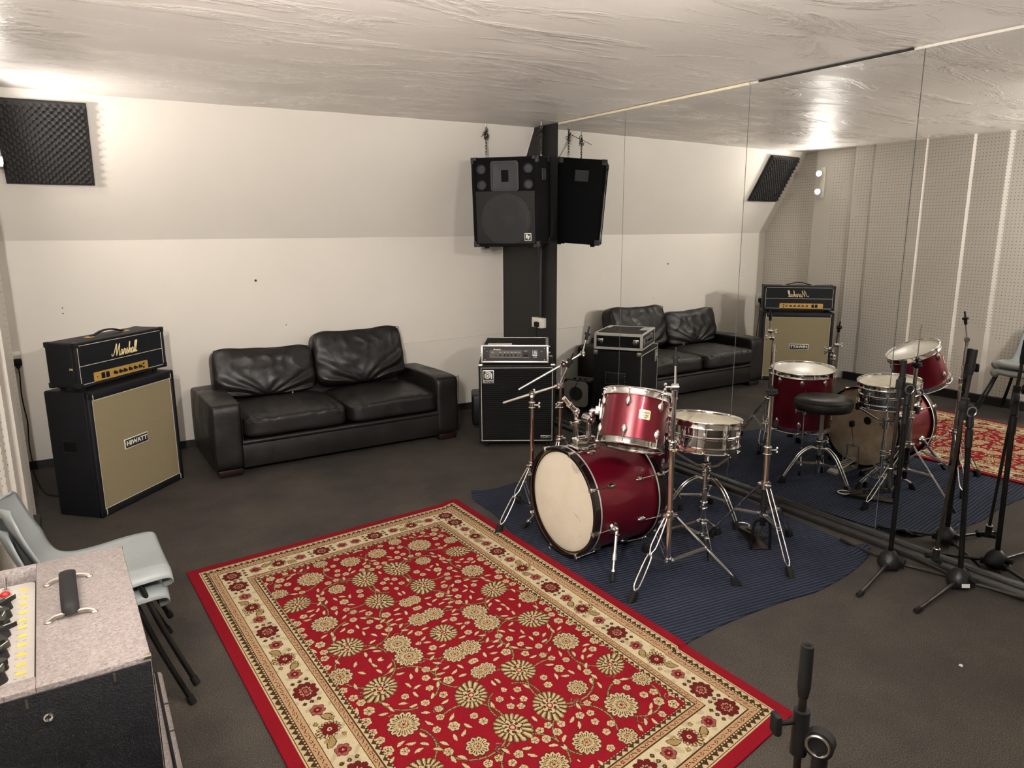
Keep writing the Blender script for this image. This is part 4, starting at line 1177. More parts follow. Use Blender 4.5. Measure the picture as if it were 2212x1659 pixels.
# ------------------------------------------------------------------ microphone stands
def mic_stand(base, top, zhinge, boom0, boom1, feet, label, group, face=0.0, end='grip', tape=False):
    base = Vector(base)
    t = thing('microphone_stand', label, 'microphone stand', (base.x, base.y, 0), (0, 0, 0), group)
    def lc(p): return Vector(p) - Vector((base.x, base.y, 0))
    h = BM(); lathe(h, [(0, .020), (.050, .020), (.056, .035), (.055, .050), (.044, .078), (.026, .098), (.016, .106), (0, .106)], None, 28)
    for f in feet:
        d = (Vector((f[0], f[1], 0)) - Vector((base.x, base.y, 0))).normalized(); box(h, (.05, .026, .032), tuple(d * .042 + Vector((0, 0, .036))), (0, 0, math.atan2(d.y, d.x)), bev=.004)
    h = ob('base_hub', h, 'plastic', t)
    if tape:
        bm = BM(); d = Vector((math.cos(face), math.sin(face), 0)); box(bm, (.003, .036, .018), tuple(d * .057 + Vector((0, 0, .040))), (0, R(-14), face)); ob('torn_sticker', bm, 'paper', h)
    bm = BM(); d = Vector((math.cos(face + .6), math.sin(face + .6), 0)); cyl(bm, tuple(d * .045 + Vector((0, 0, .066))), tuple(d * .074 + Vector((0, 0, .066))), .011, .013, 12); ob('leg_clamp_knob', bm, 'rubber', h)
    for f in feet:
        p = lc((f[0], f[1], .013)); d = p.normalized()
        bm = BM(); cyl(bm, tuple(d * .05 + Vector((0, 0, .038))), tuple(p), .0088, n=12); lg = ob('leg', bm, 'wornmetal', t)
        bm = BM(); cyl(bm, tuple(p - d * .03), tuple(p + d * .006), .0125, .0125, 12); ob('rubber_foot', bm, 'rubber', lg)
    top = lc(top); k = (top - Vector((0, 0, .1)))
    def onp(z): return Vector((0, 0, .1)) + k * ((z - .1) / k.z)
    bm = BM(); cyl(bm, (0, 0, .095), tuple(onp(zhinge - .10)), .0122, n=14); cyl(bm, tuple(onp(zhinge - .10)), tuple(onp(zhinge - .02)), .0100, n=14); ob('pole', bm, 'blackmetal', t)
    bm = BM(); cyl(bm, tuple(onp(zhinge - .17)), tuple(onp(zhinge - .085)), .0158, .0158, 16); ob('height_clutch', bm, 'plastic', t)
    b0, b1 = lc(boom0), lc(boom1); ax = (b1 - b0).normalized()
    P = onp(zhinge); q = b0 + ax * (P - b0).dot(ax); off = (q - P); on = off.normalized() if off.length > 1e-4 else Vector((1, 0, 0))
    c = BM(); side = ax.cross(on).normalized()
    cyl(c, tuple(P - side * .012 + on * .003), tuple(P + side * .012 + on * .003), .030, n=24)
    cyl(c, tuple(onp(zhinge - .075)), tuple(onp(zhinge - .008)), .0165, .0155, 14)
    cyl(c, tuple(q - ax * .040), tuple(q + ax * .060), .0170, n=14)
    c = ob('boom_clutch', c, 'plastic', t)
    bm = BM(); torus(bm, tuple(P + side * .013 + on * .003), tuple(side), .022, .003, 24, 6); ob('clutch_ring', bm, 'steel', c)
    bm = BM(); kd = (on * .7 + side * .7).normalized()
    cyl(bm, tuple(q + ax * .035), tuple(q + ax * .035 + kd * .045), .006, n=10)
    mt = Matrix.Translation(q + ax * .035 + kd * .055); box(bm, (.016, .030, .046), (0, 0, 0), (0, 0, math.atan2(kd.y, kd.x)), bev=.007, mtx=mt); ob('wing_knob', bm, 'rubber', c)
    bm = BM(); cyl(bm, tuple(b0), tuple(b1), .0082, n=12); bo = ob('boom_arm', bm, 'wornmetal', t)
    bm = BM(); cyl(bm, tuple(b1 - ax * .090), tuple(b1), .0135, .0128, 16); cyl(bm, tuple(b1 - ax * .115), tuple(b1 - ax * .090), .010, .0135, 16); ob('boom_grip', bm, 'rubber', bo)
    bm = BM()
    if end == 'tee':
        cyl(bm, tuple(b0 - ax * .008), tuple(b0 + ax * .050), .0155, n=14); cyl(bm, tuple(b0 - side * .045), tuple(b0 + side * .035), .012, n=12); cyl(bm, tuple(b0 - side * .04 + on * .02), tuple(b0 - side * .04 - on * .02), .014)
    else:
        cyl(bm, tuple(b0 - ax * .012), tuple(b0 + ax * .06), .0125, n=14); cyl(bm, tuple(b0 - ax * .04 + side * .016), tuple(b0 + ax * .010), .012, .012); cyl(bm, tuple(b0 - ax * .05 - side * .02), tuple(b0 + ax * .005), .011, .011)
    e = ob('boom_end_clamp', bm, 'rubber', bo)
    bm = BM(); torus(bm, tuple(b0 + ax * .055), tuple(ax), .0130, .0025, 18, 6); ob('end_ring', bm, 'steel', e)
    return t
G_MIC = 'black boom microphone stands'
mic_stand((-.277, 1.839, 0), (-.277, 1.839, .93), .935, (-.318, 1.862, .485), (-.312, 1.855, 1.075), [(-.181, 2.162), (-.665, 1.756), (-.105, 1.56)],
          'black microphone stand with folded boom nearest to the corner of the blue mat', G_MIC, face=R(-120))
mic_stand((-.185, 1.549, 0), (-.222, 1.578, .873), .873, (-.259, 1.633, .135), (-.250, 1.580, 1.158), [(-.586, 1.529), (-.045, 1.875), (-.043, 1.24)],
          'black microphone stand with torn white sticker on its base at the right edge', G_MIC, face=R(-125), end='tee', tape=True)
# ------------------------------------------------------------------ drum helpers
def axis_m(c, n, ref=(-1, 0, 0)):
    n = Vector(n).normalized(); ref = Vector(ref); a = (ref - n * ref.dot(n)).normalized(); b = n.cross(a)
    m = Matrix((a, b, n)).transposed().to_4x4(); m.translation = Vector(c); return m
def P3(r, a, z): return Vector((r * math.cos(a), r * math.sin(a), z))
def hoop_prof(r, h, t=.004, fl=.010):        # flanged steel hoop, z from 0 (shell side) to h
    return [(r - fl, 0), (r + .002, 0), (r, .004), (r, h - .006), (r + .005, h - .003), (r + .004, h), (r - .002, h - .002), (r - t, h - .008), (r - t, .006), (r - fl, .004)]
def oval_lug(bm, r, a, z, up, L=.052):
    c = P3(r, a, z); mt = Matrix.Translation(c) @ Euler((0, 0, a)).to_matrix().to_4x4()
    ball(bm, (.004, 0, 0), 1, (.011, .0125, L / 2), 16, mtx=mt); ball(bm, (.002, 0, 0), 1, (.008, .015, L / 2 * .8), 12, mtx=mt)
def rod(bm, r, a, z0, z1): cyl(bm, tuple(P3(r, a, z0)), tuple(P3(r, a, z1)), .0032, n=8)

def place(t, m):
    t.location = m.translation; t.rotation_euler = m.to_euler()

# ---- bass drum: local z runs from the front head to the batter side
t = thing('bass_drum', 'wine red bass drum with cream front head and black front hoop', 'bass drum')
BDM = axis_m((-1.570, 2.884, .2985), (1, .0, 0), (0, 0, 1)); place(t, BDM)
L = .472; RH = .290; RS = .274
bm = BM(); lathe(bm, [(RS, .030), (RS, L - .030)], None, 96); ob('shell', bm, 'wrap', t)
for z0, z1, fm in ((0, .048, 1), (L, L - .048, -1)):
    bm = BM(); h = .048 * fm
    lathe(bm, [(RH - .013, z0), (RH - .002, z0), (RH, z0 + .002 * fm), (RH, z1 - .012 * fm), (RH, z1), (RS - .002, z1), (RH - .013, z1 - .002 * fm)], None, 96, closed=True)
    ho = ob('hoop', bm, 'hoopwood', t)
    bm = BM(); lathe(bm, [(RH - .0130, z0 + .001 * fm), (RH - .0135, z0 - .0012 * fm), (RH - .001, z0 - .0012 * fm), (RH + .0008, z0 + .0005 * fm), (RH + .0008, z0 + .007 * fm)], None, 96); ob('hoop_rim', bm, 'blackmetal', ho)
    bm = BM(); lathe(bm, [(RH + .0007, z1 - .010 * fm), (RH + .0007, z1 - .001 * fm)], None, 96); ob('hoop_inlay', bm, 'alu', ho)
bm = BM(); lathe(bm, [(0, .018), (.24, .0185), (.262, .020), (.270, .025), (RH - .012, .025)], None, 96); fh = ob('front_head', bm, 'headwhite', t)
bm = BM(); lathe(bm, [(.2625, .0192), (.270, .0237), (.2755, .0240)], None, 96); ob('head_collar', bm, 'headbottom', fh, label='darker outer ring of the head')
# crown mark and maker's word on the head (x' = -y_local seen from the front)
bm = BM(); mt = Matrix.Translation(P3(.215, R(-52) , .0052)) if False else Matrix.Identity(4)
FR = Matrix(((0, 1, 0, 0), (-1, 0, 0, 0), (0, 0, -1, 0), (0, 0, 0, 1)))     # placeholder replaced below
def front_pt(right, upv, z=.0178):      # right as seen from in front of the drum; local x is up
    return Vector((upv, right, z))
fmx = Matrix((( 0, 1, 0, .205), (1, 0, 0, .105), (0, 0, -1, .0180), (0, 0, 0, 1)))
fmx = fmx @ Matrix.Rotation(R(-18), 4, 'Z')
crown = [(-.030, -.006), (-.034, .018), (-.022, .006), (-.016, .020), (-.008, .007), (0, .024), (.008, .007), (.016, .020), (.022, .006), (.034, .018), (.030, -.006)]
for a, b in zip(crown, crown[1:] + crown[:1]): tube(bm, [(a[0], a[1], 0), (b[0], b[1], 0)], .0011, 5, mtx=fmx)
text_bm(bm, 'REMO', .012, fmx @ Matrix.Translation((0, .001, 0)), .0003, sx=1.3); text_bm(bm, 'WEATHER KING', .0052, fmx @ Matrix.Translation((0, -.012, 0)), .0003); text_bm(bm, 'USA', .006, fmx @ Matrix.Translation((0, -.022, 0)), .0003)
ob('head_logo', bm, 'greyink', fh, smooth=False)
bm = BM()
tube(bm, smooth_path([front_pt(.085, -.030), front_pt(.105, -.034), front_pt(.13, -.045), front_pt(.152, -.062)], 5), [.0006] * 6 + [.0016] * 5 + [.0006] * 5, 6)
for a, b in ((.145, -.135), (.150, -.142), (.03, .02), (.045, .012), (.10, -.19), (.06, -.21)): ball(bm, tuple(front_pt(a, b)), .0022, (1, 1, .3), 8)
ob('scuff_mark', bm, 'greyink', fh)
bm = BM(); lathe(bm, [(0, L - .006), (.24, L - .0065), (.262, L - .009), (.270, L - .014), (RH - .012, L - .014)], None, 96); bh = ob('batter_head', bm, 'headclear', t)
bm = BM(); lathe(bm, [(0, L - .0045), (.026, L - .0047), (.028, L - .006)], Matrix.Translation((.055, .045, 0)), 28); ob('head_patch', bm, 'rubber', bh)
for side in (0, 1):
    for k in range(8):
        a = R(16 + 45 * k); z = lambda s: s if side == 0 else L - s
        mt = Euler((0, 0, a)).to_matrix().to_4x4()
        bm = BM()
        box(bm, (.012, .020, .034), (RH + .004, 0, z(.014)), bev=.004, mtx=mt); box(bm, (.022, .018, .007), (RH - .004, 0, z(-.003)), bev=.003, mtx=mt)
        cw = ob('claw_hook', bm, 'chrome', t)
        bm = BM(); cyl(bm, tuple(mt @ Vector((RH + .006, 0, z(-.006)))), tuple(mt @ Vector((RS + .014, 0, z(.125)))), .0032, n=8); box(bm, (.004, .024, .005), (RH + .010, 0, z(-.006)), bev=.0015, mtx=mt); ob('tension_rod', bm, 'chrome', cw)
        bm = BM(); oval_lug(bm, RS, a, z(.142), 1, .056); ob('lug', bm, 'chrome', t)
# spurs
for s in (-1, 1):
    sp = BM(); a = R(-108 * s)
    c = P3(RS, a, .140); mt = Matrix.Translation(c) @ Euler((0, 0, a)).to_matrix().to_4x4()
    cyl(sp, (-.004, 0, 0), (.010, 0, 0), .034, .030, 24, mtx=mt); cyl(sp, (.010, 0, 0), (.034, 0, 0), .016, .014, 16, mtx=mt); sp_o = ob('spur_bracket', sp, 'chrome', t)
    inv = BDM.inverted(); yw = 2.492 if s < 0 else 3.276
    p0 = mt @ Vector((.030, 0, 0)); p1 = inv @ Vector((-1.538, yw, .012)); pm = p0.lerp(p1, .55)
    bm = BM(); cyl(bm, tuple(p0.lerp(p1, -.08)), tuple(pm), .0105, n=14); cyl(bm, tuple(pm), tuple(p1), .0068, n=12); cyl(bm, tuple(pm - (p1 - p0).normalized() * .02), tuple(pm + (p1 - p0).normalized() * .012), .0135, n=14)
    lg = ob('spur_leg', bm, 'chrome', sp_o)
    bm = BM(); box(bm, (.006, .026, .020), tuple(pm), bev=.003); box(bm, (.006, .034, .022), tuple(p0.lerp(p1, .05)), bev=.003); ob('wing_nut', bm, 'chrome', sp_o)
    bm = BM(); d = (p1 - p0).normalized(); cyl(bm, tuple(p1 - d * .045), tuple(p1 + d * .006), .011, .015, 14); ob('rubber_tip', bm, 'rubber', lg)
    bm = BM(); cyl(bm, tuple(p1 - d * .052), tuple(p1 - d * .042), .0125, n=14); ob('tip_ring', bm, 'chrome', lg)
# tom mount on top of the shell (world coordinates)
mb = BM(); box(mb, (.15, .075, .030), (-1.428, 2.872, .580), bev=.008, seg=3); box(mb, (.13, .062, .05), (-1.430, 2.872, .610), bev=.008, seg=3, taper=(.92, .9)); box(mb, (.17, .03, .012), (-1.415, 2.850, .578), bev=.004)
for dx in (-.05, .05): cyl(mb, (-1.43 + dx, 2.835, .575), (-1.43 + dx, 2.835, .592), .006)
mb = ob('tom_mount', mb, 'chrome', t, keep=True)
bm = BM()
cyl(bm, (-1.466, 2.892, .62), (-1.466, 2.892, .70), .0155, .0145, 18); cyl(bm, (-1.466, 2.892, .70), (-1.466, 2.892, .765), .0125, n=16); ball(bm, (-1.466, 2.892, .770), .021)
cyl(bm, (-1.466, 2.892, .770), (-1.508, 2.895, .812), .0150, .0135, 16); cyl(bm, (-1.508, 2.895, .812), (-1.541, 2.898, .850), .0125, n=14); cyl(bm, (-1.503, 2.895, .806), (-1.510, 2.895, .815), .017)
box(bm, (.018, .04, .022), (-1.478, 2.862, .726), bev=.005); cyl(bm, (-1.478, 2.862, .724), (-1.525, 2.852, .722), .006); box(bm, (.008, .018, .026), (-1.528, 2.852, .722), bev=.003)
ob('free_tom_arm', bm, 'chrome', mb, keep=True)
bm = BM()
cyl(bm, (-1.412, 2.855, .62), (-1.412, 2.855, .665), .0175, .0150, 18); cyl(bm, (-1.412, 2.855, .665), (-1.412, 2.855, .735), .0130, n=16)
cyl(bm, (-1.416, 2.875, .735), (-1.420, 2.822, .735), .026, n=24); torus(bm, (-1.420, 2.821, .735), (0, 1, 0), .0205, .006, 28, 8); ball(bm, (-1.420, 2.822, .735), .010)
cyl(bm, (-1.405, 2.850, .752), (-1.388, 2.846, .776), .013, n=14); ball(bm, (-1.395, 2.848, .768), .017)
cyl(bm, (-1.400, 2.848, .775), (-1.330, 2.775, .775), .0125, n=14)
ob('tom_arm', bm, 'chrome', mb, keep=True)

# ---- rack tom
TM = axis_m((-1.351, 2.603, .631), (.349, .213, .913)); L = .268; RS = .160; RH = .169
t = thing('rack_tom', 'wine red rack tom tilted above the bass drum with a cream badge', 'tom drum'); place(t, TM)
bm = BM(); lathe(bm, [(RS, .018), (RS, L - .018)], None, 72); ob('shell', bm, 'wrap', t)
bm = BM(); lathe(bm, hoop_prof(RH, .036), Matrix.Translation((0, 0, L - .030)), 72, closed=True); ob('top_hoop', bm, 'chrome', t)
bm = BM(); lathe(bm, [(r, -z) for r, z in hoop_prof(RH, .036)], Matrix.Translation((0, 0, .030)), 72, closed=True); ob('bottom_hoop', bm, 'chrome', t)
bm = BM(); lathe(bm, [(0, L - .006), (RS - .012, L - .006), (RS - .004, L - .010), (RH - .005, L - .012)], None, 64); ob('batter_head', bm, 'headworn', t)
bm = BM(); lathe(bm, [(0, .006), (RS - .012, .006), (RS - .004, .010), (RH - .005, .012)], None, 64); ob('resonant_head', bm, 'headbottom', t)
for k in range(6):
    a = R(36 + 60 * k)
    for zz, za, zb in ((.205, .205, L + .004), (.066, .066, -.004)):
        bm = BM(); oval_lug(bm, RS, a, zz, 1, .056); rod(bm, RS + .009, a, za, zb); box(bm, (.016, .016, .008), tuple(P3(RH + .002, a, zb * .96 + .004)), (0, 0, a), bev=.002); ob('lug', bm, 'chrome', t)
a = R(67); mt = Matrix.Translation(P3(RS + .0012, a, .150)) @ Euler((0, 0, a)).to_matrix().to_4x4() @ Euler((PI / 2, 0, PI / 2)).to_matrix().to_4x4()
bd = BM(); n = 10; rows = []
out = [(-.028, .019), (-.024, .023), (.024, .023), (.028, .019), (.028, -.019), (.024, -.023), (-.024, -.023), (-.028, -.019)]
def wrapped(x, y, dz): return P3(RS + dz, a + x / RS, .150 + y)
A = [bd.verts.new(wrapped(x, y, .0005)) for x, y in out]; B_ = [bd.verts.new(wrapped(x, y, .0022)) for x, y in out]
for k in range(8): bd.faces.new((A[k], A[(k + 1) % 8], B_[(k + 1) % 8], B_[k]))
c0 = [bd.verts.new(wrapped(0, y, .0026)) for y in (.023, -.023)]
bd.faces.new((B_[0], B_[1], c0[0], c0[1], B_[6], B_[7])); bd.faces.new((c0[0], B_[2], B_[3], B_[4], B_[5], c0[1]))
bd = ob('badge', bd, 'sticker', t, smooth=False)
bm = BM()
for s, dy, sz in (('Export', .010, .0150), ('Series', -.003, .0140), ('Pearl', -.014, .0110)): text_bm(bm, s, sz, mt @ Matrix.Translation((0, dy, .0020)), .0003, shear=.45, bold=.0002)
ob('badge_lettering', bm, 'ink', bd, smooth=False)
br = BM(); a = R(318)
mt = Matrix.Translation(P3(RS, a, .155)) @ Euler((0, 0, a)).to_matrix().to_4x4()
box(br, (.012, .060, .085), (.004, 0, 0), bev=.005, mtx=mt); box(br, (.03, .04, .044), (.022, 0, .004), bev=.006, mtx=mt); cyl(br, (.020, 0, .02), (.020, 0, .052), .005, n=10, mtx=mt); box(br, (.008, .040, .014), (.020, 0, .056), bev=.003, mtx=mt)
ob('mounting_bracket', br, 'chrome', t)

# ---- floor tom
FM = axis_m((-.800, 3.172, .292), (.044, -.034, .998)); L = .425; RS = .205; RH = .216
t = thing('floor_tom', 'wine red floor tom with worn head standing between bass drum and mirror', 'tom drum'); place(t, FM)
bm = BM(); lathe(bm, [(RS, .018), (RS, L - .018)], None, 72); ob('shell', bm, 'wrap', t)
bm = BM(); lathe(bm, hoop_prof(RH, .036), Matrix.Translation((0, 0, L - .030)), 72, closed=True); ob('top_hoop', bm, 'chrome', t)
bm = BM(); lathe(bm, [(r, -z) for r, z in hoop_prof(RH, .032)], Matrix.Translation((0, 0, .028)), 72, closed=True); ob('bottom_hoop', bm, 'chrome', t)
bm = BM(); lathe(bm, [(0, L - .006), (RS - .012, L - .006), (RS - .004, L - .010), (RH - .005, L - .012)], None, 64); ob('batter_head', bm, 'headworn', t)
bm = BM(); lathe(bm, [(0, .008), (RS - .012, .008), (RH - .005, .012)], None, 64); ob('resonant_head', bm, 'headbottom', t)
for k in range(8):
    a = R(10 + 45 * k)
    for zz, za, zb in ((L - .062, L - .062, L + .003), (.062, .062, -.002)):
        bm = BM(); oval_lug(bm, RS, a, zz, 1, .052); rod(bm, RS + .009, a, za, zb); box(bm, (.016, .016, .008), tuple(P3(RH + .002, a, zb * .97 + .004)), (0, 0, a), bev=.002); ob('lug', bm, 'chrome', t)
FI = FM.inverted()
for ang in (-42, 78, 198):
    w = R(ang); d = Vector((math.cos(w), math.sin(w), 0)); c = Vector((-.800, 3.172, 0))
    lg = BM(); pts = [c + d * .232 + Vector((0, 0, .60)), c + d * .232 + Vector((0, 0, .17)), c + d * .240 + Vector((0, 0, .145)), c + d * .285 + Vector((0, 0, .085)), c + d * .290 + Vector((0, 0, .07)), c + d * .290 + Vector((0, 0, .012))]
    tube(lg, [FI @ p for p in smooth_path(pts, 4)], .0052, 8); lg = ob('leg', lg, 'chrome', t)
    bm = BM(); p = c + d * .290; cyl(bm, tuple(FI @ (p + Vector((0, 0, .040)))), tuple(FI @ (p + Vector((0, 0, .000)))), .011, .019, 14); ob('rubber_foot', bm, 'rubber', lg)
    bm = BM(); p = c + d * .222
    mt = FI @ Matrix.Translation(p + Vector((0, 0, .45))) @ Euler((0, 0, w)).to_matrix().to_4x4(); box(bm, (.026, .030, .050), (0, 0, 0), bev=.005, mtx=mt); cyl(bm, (.008, .01, 0), (.008, .05, 0), .004, mtx=mt); box(bm, (.006, .012, .03), (.008, .052, 0), bev=.002, mtx=mt); ob('leg_bracket', bm, 'chrome', t)

# ---- snare drum
SN = Vector((.080, .018, .996)).normalized(); SM = axis_m(Vector((-.859, 2.571, .719)) - SN * .155, SN); L = .155; RS = .178; RH = .189
t = thing('snare_drum', 'chrome shelled snare drum with stained cream head on its stand', 'snare drum'); place(t, SM)
bm = BM(); lathe(bm, [(RS, .016), (RS, .070), (RS + .0035, .074), (RS + .0035, .081), (RS, .085), (RS, L - .016)], None, 80); ob('shell', bm, 'chrome', t)
bm = BM(); lathe(bm, hoop_prof(RH, .034), Matrix.Translation((0, 0, L - .028)), 80, closed=True); ob('top_hoop', bm, 'chrome', t)
bm = BM(); lathe(bm, [(r, -z) for r, z in hoop_prof(RH, .030)], Matrix.Translation((0, 0, .026)), 80, closed=True); ob('bottom_hoop', bm, 'chrome', t)
bm = BM(); lathe(bm, [(0, L - .006), (RS - .012, L - .006), (RS - .004, L - .010), (RH - .005, L - .012)], None, 64); hd = ob('batter_head', bm, 'headsnare', t)
bm = BM(); lathe(bm, [(0, .007), (RS - .012, .007), (RH - .005, .012)], None, 64); ob('resonant_head', bm, 'headbottom', t)
bm = BM(); lathe(bm, [(0, .011), (.006, .011), (.012, .009), (.017, .003), (.017, 0)], Matrix.Translation(P3(RS, R(195), .05)) @ Euler((0, R(90), R(195))).to_matrix().to_4x4(), 20); ob('badge', bm, 'nickel', t)
for k in range(10):
    a = R(8 + 36 * k); bm = BM(); mt = Euler((0, 0, a)).to_matrix().to_4x4()
    box(bm, (.014, .016, .056), (RS + .006, 0, .078), bev=.005, mtx=mt); rod(bm, RS + .010, a, .0, L + .004)
    for zz in (L, .004): box(bm, (.014, .014, .008), tuple(P3(RH + .002, a, zz)), (0, 0, a), bev=.002)
    ob('tube_lug', bm, 'chrome', t)
bm = BM(); a = R(-52); mt = Euler((0, 0, a)).to_matrix().to_4x4(); box(bm, (.022, .034, .060), (RS + .014, 0, .080), bev=.006, mtx=mt); box(bm, (.008, .022, .085), (RS + .030, 0, .085), bev=.003, mtx=mt); ob('strainer_lever', bm, 'alu', t)

# ---- stands
def leg_feet(bm_parent, p, d, sc=1.0):
    """wedge shaped rubber foot at p (on the floor), leg arriving along d (horizontal unit, outwards)"""
    bm = BM(); a = math.atan2(d.y, d.x); mt = Matrix.Translation(p) @ Euler((0, 0, a)).to_matrix().to_4x4()
    prof = [(-.040, .050), (-.012, .058), (.022, .004), (.020, 0), (-.028, 0)]
    w = .014 * sc
    A = [bm.verts.new(mt @ Vector((x * sc, -w, z * sc))) for x, z in prof]; B_ = [bm.verts.new(mt @ Vector((x * sc, w, z * sc))) for x, z in prof]
    bm.faces.new(A); bm.faces.new(B_[::-1])
    for k in range(5): bm.faces.new((A[k], B_[k], B_[(k + 1) % 5], A[(k + 1) % 5]))
    bmesh.ops.bevel(bm, geom=bm.edges[:], offset=.004, segments=2, affect='EDGES', profile=.5)
    return ob('rubber_foot', bm, 'rubber', bm_parent, keep=False)

def tripod(t, O, feet, zc, zb, style='pinch', rr=.0038):
    """legs in coordinates local to t (t sits at O on the floor)"""
    for f in feet:
        p = Vector((f[0] - O[0], f[1] - O[1], 0)); d = p.normalized(); s = Vector((-d.y, d.x, 0))
        top = d * .026 + Vector((0, 0, zc)); end = p - d * .022 + Vector((0, 0, .048)); v = end - top
        w = .014
        lg = BM()
        if style == 'pinch':
            W_ = [(0, .45), (.05, .55), (.30, 1.0), (.42, 1.0), (.50, .30), (.58, 1.0), (.90, 1.1), (.97, .3), (1.0, .25)]
            for sg in (-1, 1): tube(lg, smooth_path([top + v * q + s * (sg * w * k) for q, k in W_], 3), rr, 8)
        elif style == 'parallel':
            W_ = [(0, .8), (.5, .85), (.88, .9), (.93, .85), (.985, .25), (1, .25)]
            for sg in (-1, 1): tube(lg, smooth_path([top + v * q + s * (sg * w * k) for q, k in W_], 3), rr, 8)
            cyl(lg, tuple(top + v * .55 - s * w), tuple(top + v * .55 + s * w), .003, n=8)
        elif style == 'arch':
            for sg in (-1, 1):
                pts = [top + s * sg * .011, top + v * .18 + Vector((0, 0, .045)) + s * sg * .012, top + v * .5 + Vector((0, 0, .062)) + s * sg * .012, top + v * .8 + Vector((0, 0, .032)) + s * sg * .012, end + s * sg * .010]
                tube(lg, smooth_path(pts, 5), .0065, 8, flat=(.5, 1.4))
        elif style == 'flat':
            for sg in (-1, 1): tube(lg, [top + s * sg * .010, end + s * sg * .009], .0065, 8, flat=(.45, 1.3))
        o = ob('leg', lg, 'chrome', t)
        leg_feet(o, p, d, 1.0 if style != 'flat' else .9)
        mid = top + v * (.52 if style != 'arch' else .62) + (Vector((0, 0, .03)) if style == 'arch' else Vector())
        b = BM(); a0 = Vector((0, 0, zb)) + d * .018
        for sg in (-1, 1): tube(b, [a0 + s * sg * .009, mid + s * sg * .008], .0048, 6, flat=(.4, 1.3))
        cyl(b, tuple(mid - s * .014), tuple(mid + s * .014), .0045, n=10)
        ob('brace', b, 'steel', t)
    bm = BM(); cyl(bm, (0, 0, zc - .018), (0, 0, zc + .022), .021, n=20)
    for f in feet:
        d = Vector((f[0] - O[0], f[1] - O[1], 0)).normalized(); box(bm, (.030, .030, .018), tuple(d * .022 + Vector((0, 0, zc + .002))), (0, 0, math.atan2(d.y, d.x)), bev=.004)
    ob('upper_collar', bm, 'chrome', t)
    bm = BM(); cyl(bm, (0, 0, zb - .010), (0, 0, zb + .014), .0205, n=18)
    for f in feet:
        d = Vector((f[0] - O[0], f[1] - O[1], 0)).normalized(); box(bm, (.024, .026, .012), tuple(d * .018 + Vector((0, 0, zb))), (0, 0, math.atan2(d.y, d.x)), bev=.003)
    ob('lower_collar', bm, 'chrome', t)

def wing(bm, c, d, s=1.0):
    """wing screw sticking out at c along d"""
    c, d = Vector(c), Vector(d).normalized(); a, b, _ = frame_of(d)
    cyl(bm, tuple(c), tuple(c + d * .022 * s), .0055 * s, n=10)
    for sg in (-1, 1): ball(bm, tuple(c + d * .028 * s + b * sg * .011 * s), .007 * s, (1, 1, 1.3), 8)
    ball(bm, tuple(c + d * .024 * s), .007 * s, n=10)

def cym_top(t, p0, p1, rodr=.0034):
    """tilter rod with sleeve, felts and cup, from p0 (tilter) to p1 (tip)"""
    p0, p1 = Vector(p0), Vector(p1); d = (p1 - p0).normalized(); Ln = (p1 - p0).length
    q = p1 - d * .075
    r = BM(); cyl(r, tuple(p0), tuple(q), .0062, .0048, 12); cyl(r, tuple(q - d * .01), tuple(p1 - d * .02), rodr, n=10); r = ob('cymbal_rod', r, 'chrome', t)
    bm = BM(); cyl(bm, tuple(q - d * .012), tuple(q + d * .020), .010, .011, 14); cyl(bm, tuple(q + d * .020), tuple(q + d * .034), .019, n=20); cyl(bm, tuple(q + d * .034), tuple(p1), .0058, .0050, 12); ob('cymbal_sleeve', bm, 'rubber', r)

def pole(t, segs, name='pole'):
    bm = BM()
    for (z0, z1, r) in segs: cyl(bm, (0, 0, z0), (0, 0, z1), r, n=20)
    return ob(name, bm, 'chrome', t)
def collar(t, z, r, wd, extra=0.03):
    bm = BM(); cyl(bm, (0, 0, z - extra * .5), (0, 0, z + extra * .5), r, n=20); torus(bm, (0, 0, z + extra * .5), (0, 0, 1), r, .003, 20, 6); torus(bm, (0, 0, z - extra * .5), (0, 0, 1), r, .003, 20, 6)
    w = Vector(wd).normalized(); wing(bm, tuple(Vector((0, 0, z)) + w * r), w); return ob('height_collar', bm, 'chrome', t)

def boom_stand(O, feet, zc, zb, zt, boom, tip, label, wd, zcol, tape=False):
    t = thing('cymbal_stand', label, 'cymbal stand', (O[0], O[1], 0), group='chrome cymbal stands')
    lc = lambda p: Vector(p) - Vector((O[0], O[1], 0))
    tripod(t, O, feet, zc, zb)
    pole(t, [(zb - .02, zcol, .0128), (zcol, zt - .02, .0092)]); collar(t, zcol, .0165, wd)
    b0, cl, b1 = [lc(p) for p in boom]; d = (b1 - b0).normalized()
    cl = b0 + d * (cl - b0).dot(d)
    c = BM(); cyl(c, (0, 0, zt - .03), tuple(cl), .010, .012, 14); s = d.cross(Vector((0, 0, 1))).normalized(); cyl(c, tuple(cl - s * .016), tuple(cl + s * .016), .0185, n=20); ball(c, tuple(cl), .018); wing(c, tuple(cl - s * .014), -s, 1.0); ob('boom_clamp', c, 'chrome', t)
    bm = BM(); m1 = b0.lerp(b1, .30); cyl(bm, tuple(b0), tuple(b1), .0066, n=12); cyl(bm, tuple(b0.lerp(b1, .22)), tuple(b0.lerp(b1, .80)), .0076, n=12); cyl(bm, tuple(b0 - d * .004), tuple(b0), .005); ob('boom_arm', bm, 'rodwhite', t)
    tl = BM(); ball(tl, tuple(b1), .0165); cyl(tl, tuple(b1 - s * .015), tuple(b1 + s * .015), .0155, n=18); wing(tl, tuple(b1 + s * .014), s, .9); cyl(tl, tuple(b1 - d * .03), tuple(b1), .011, n=12); ob('tilter', tl, 'chrome', t)
    cym_top(t, b1, lc(tip)); return t

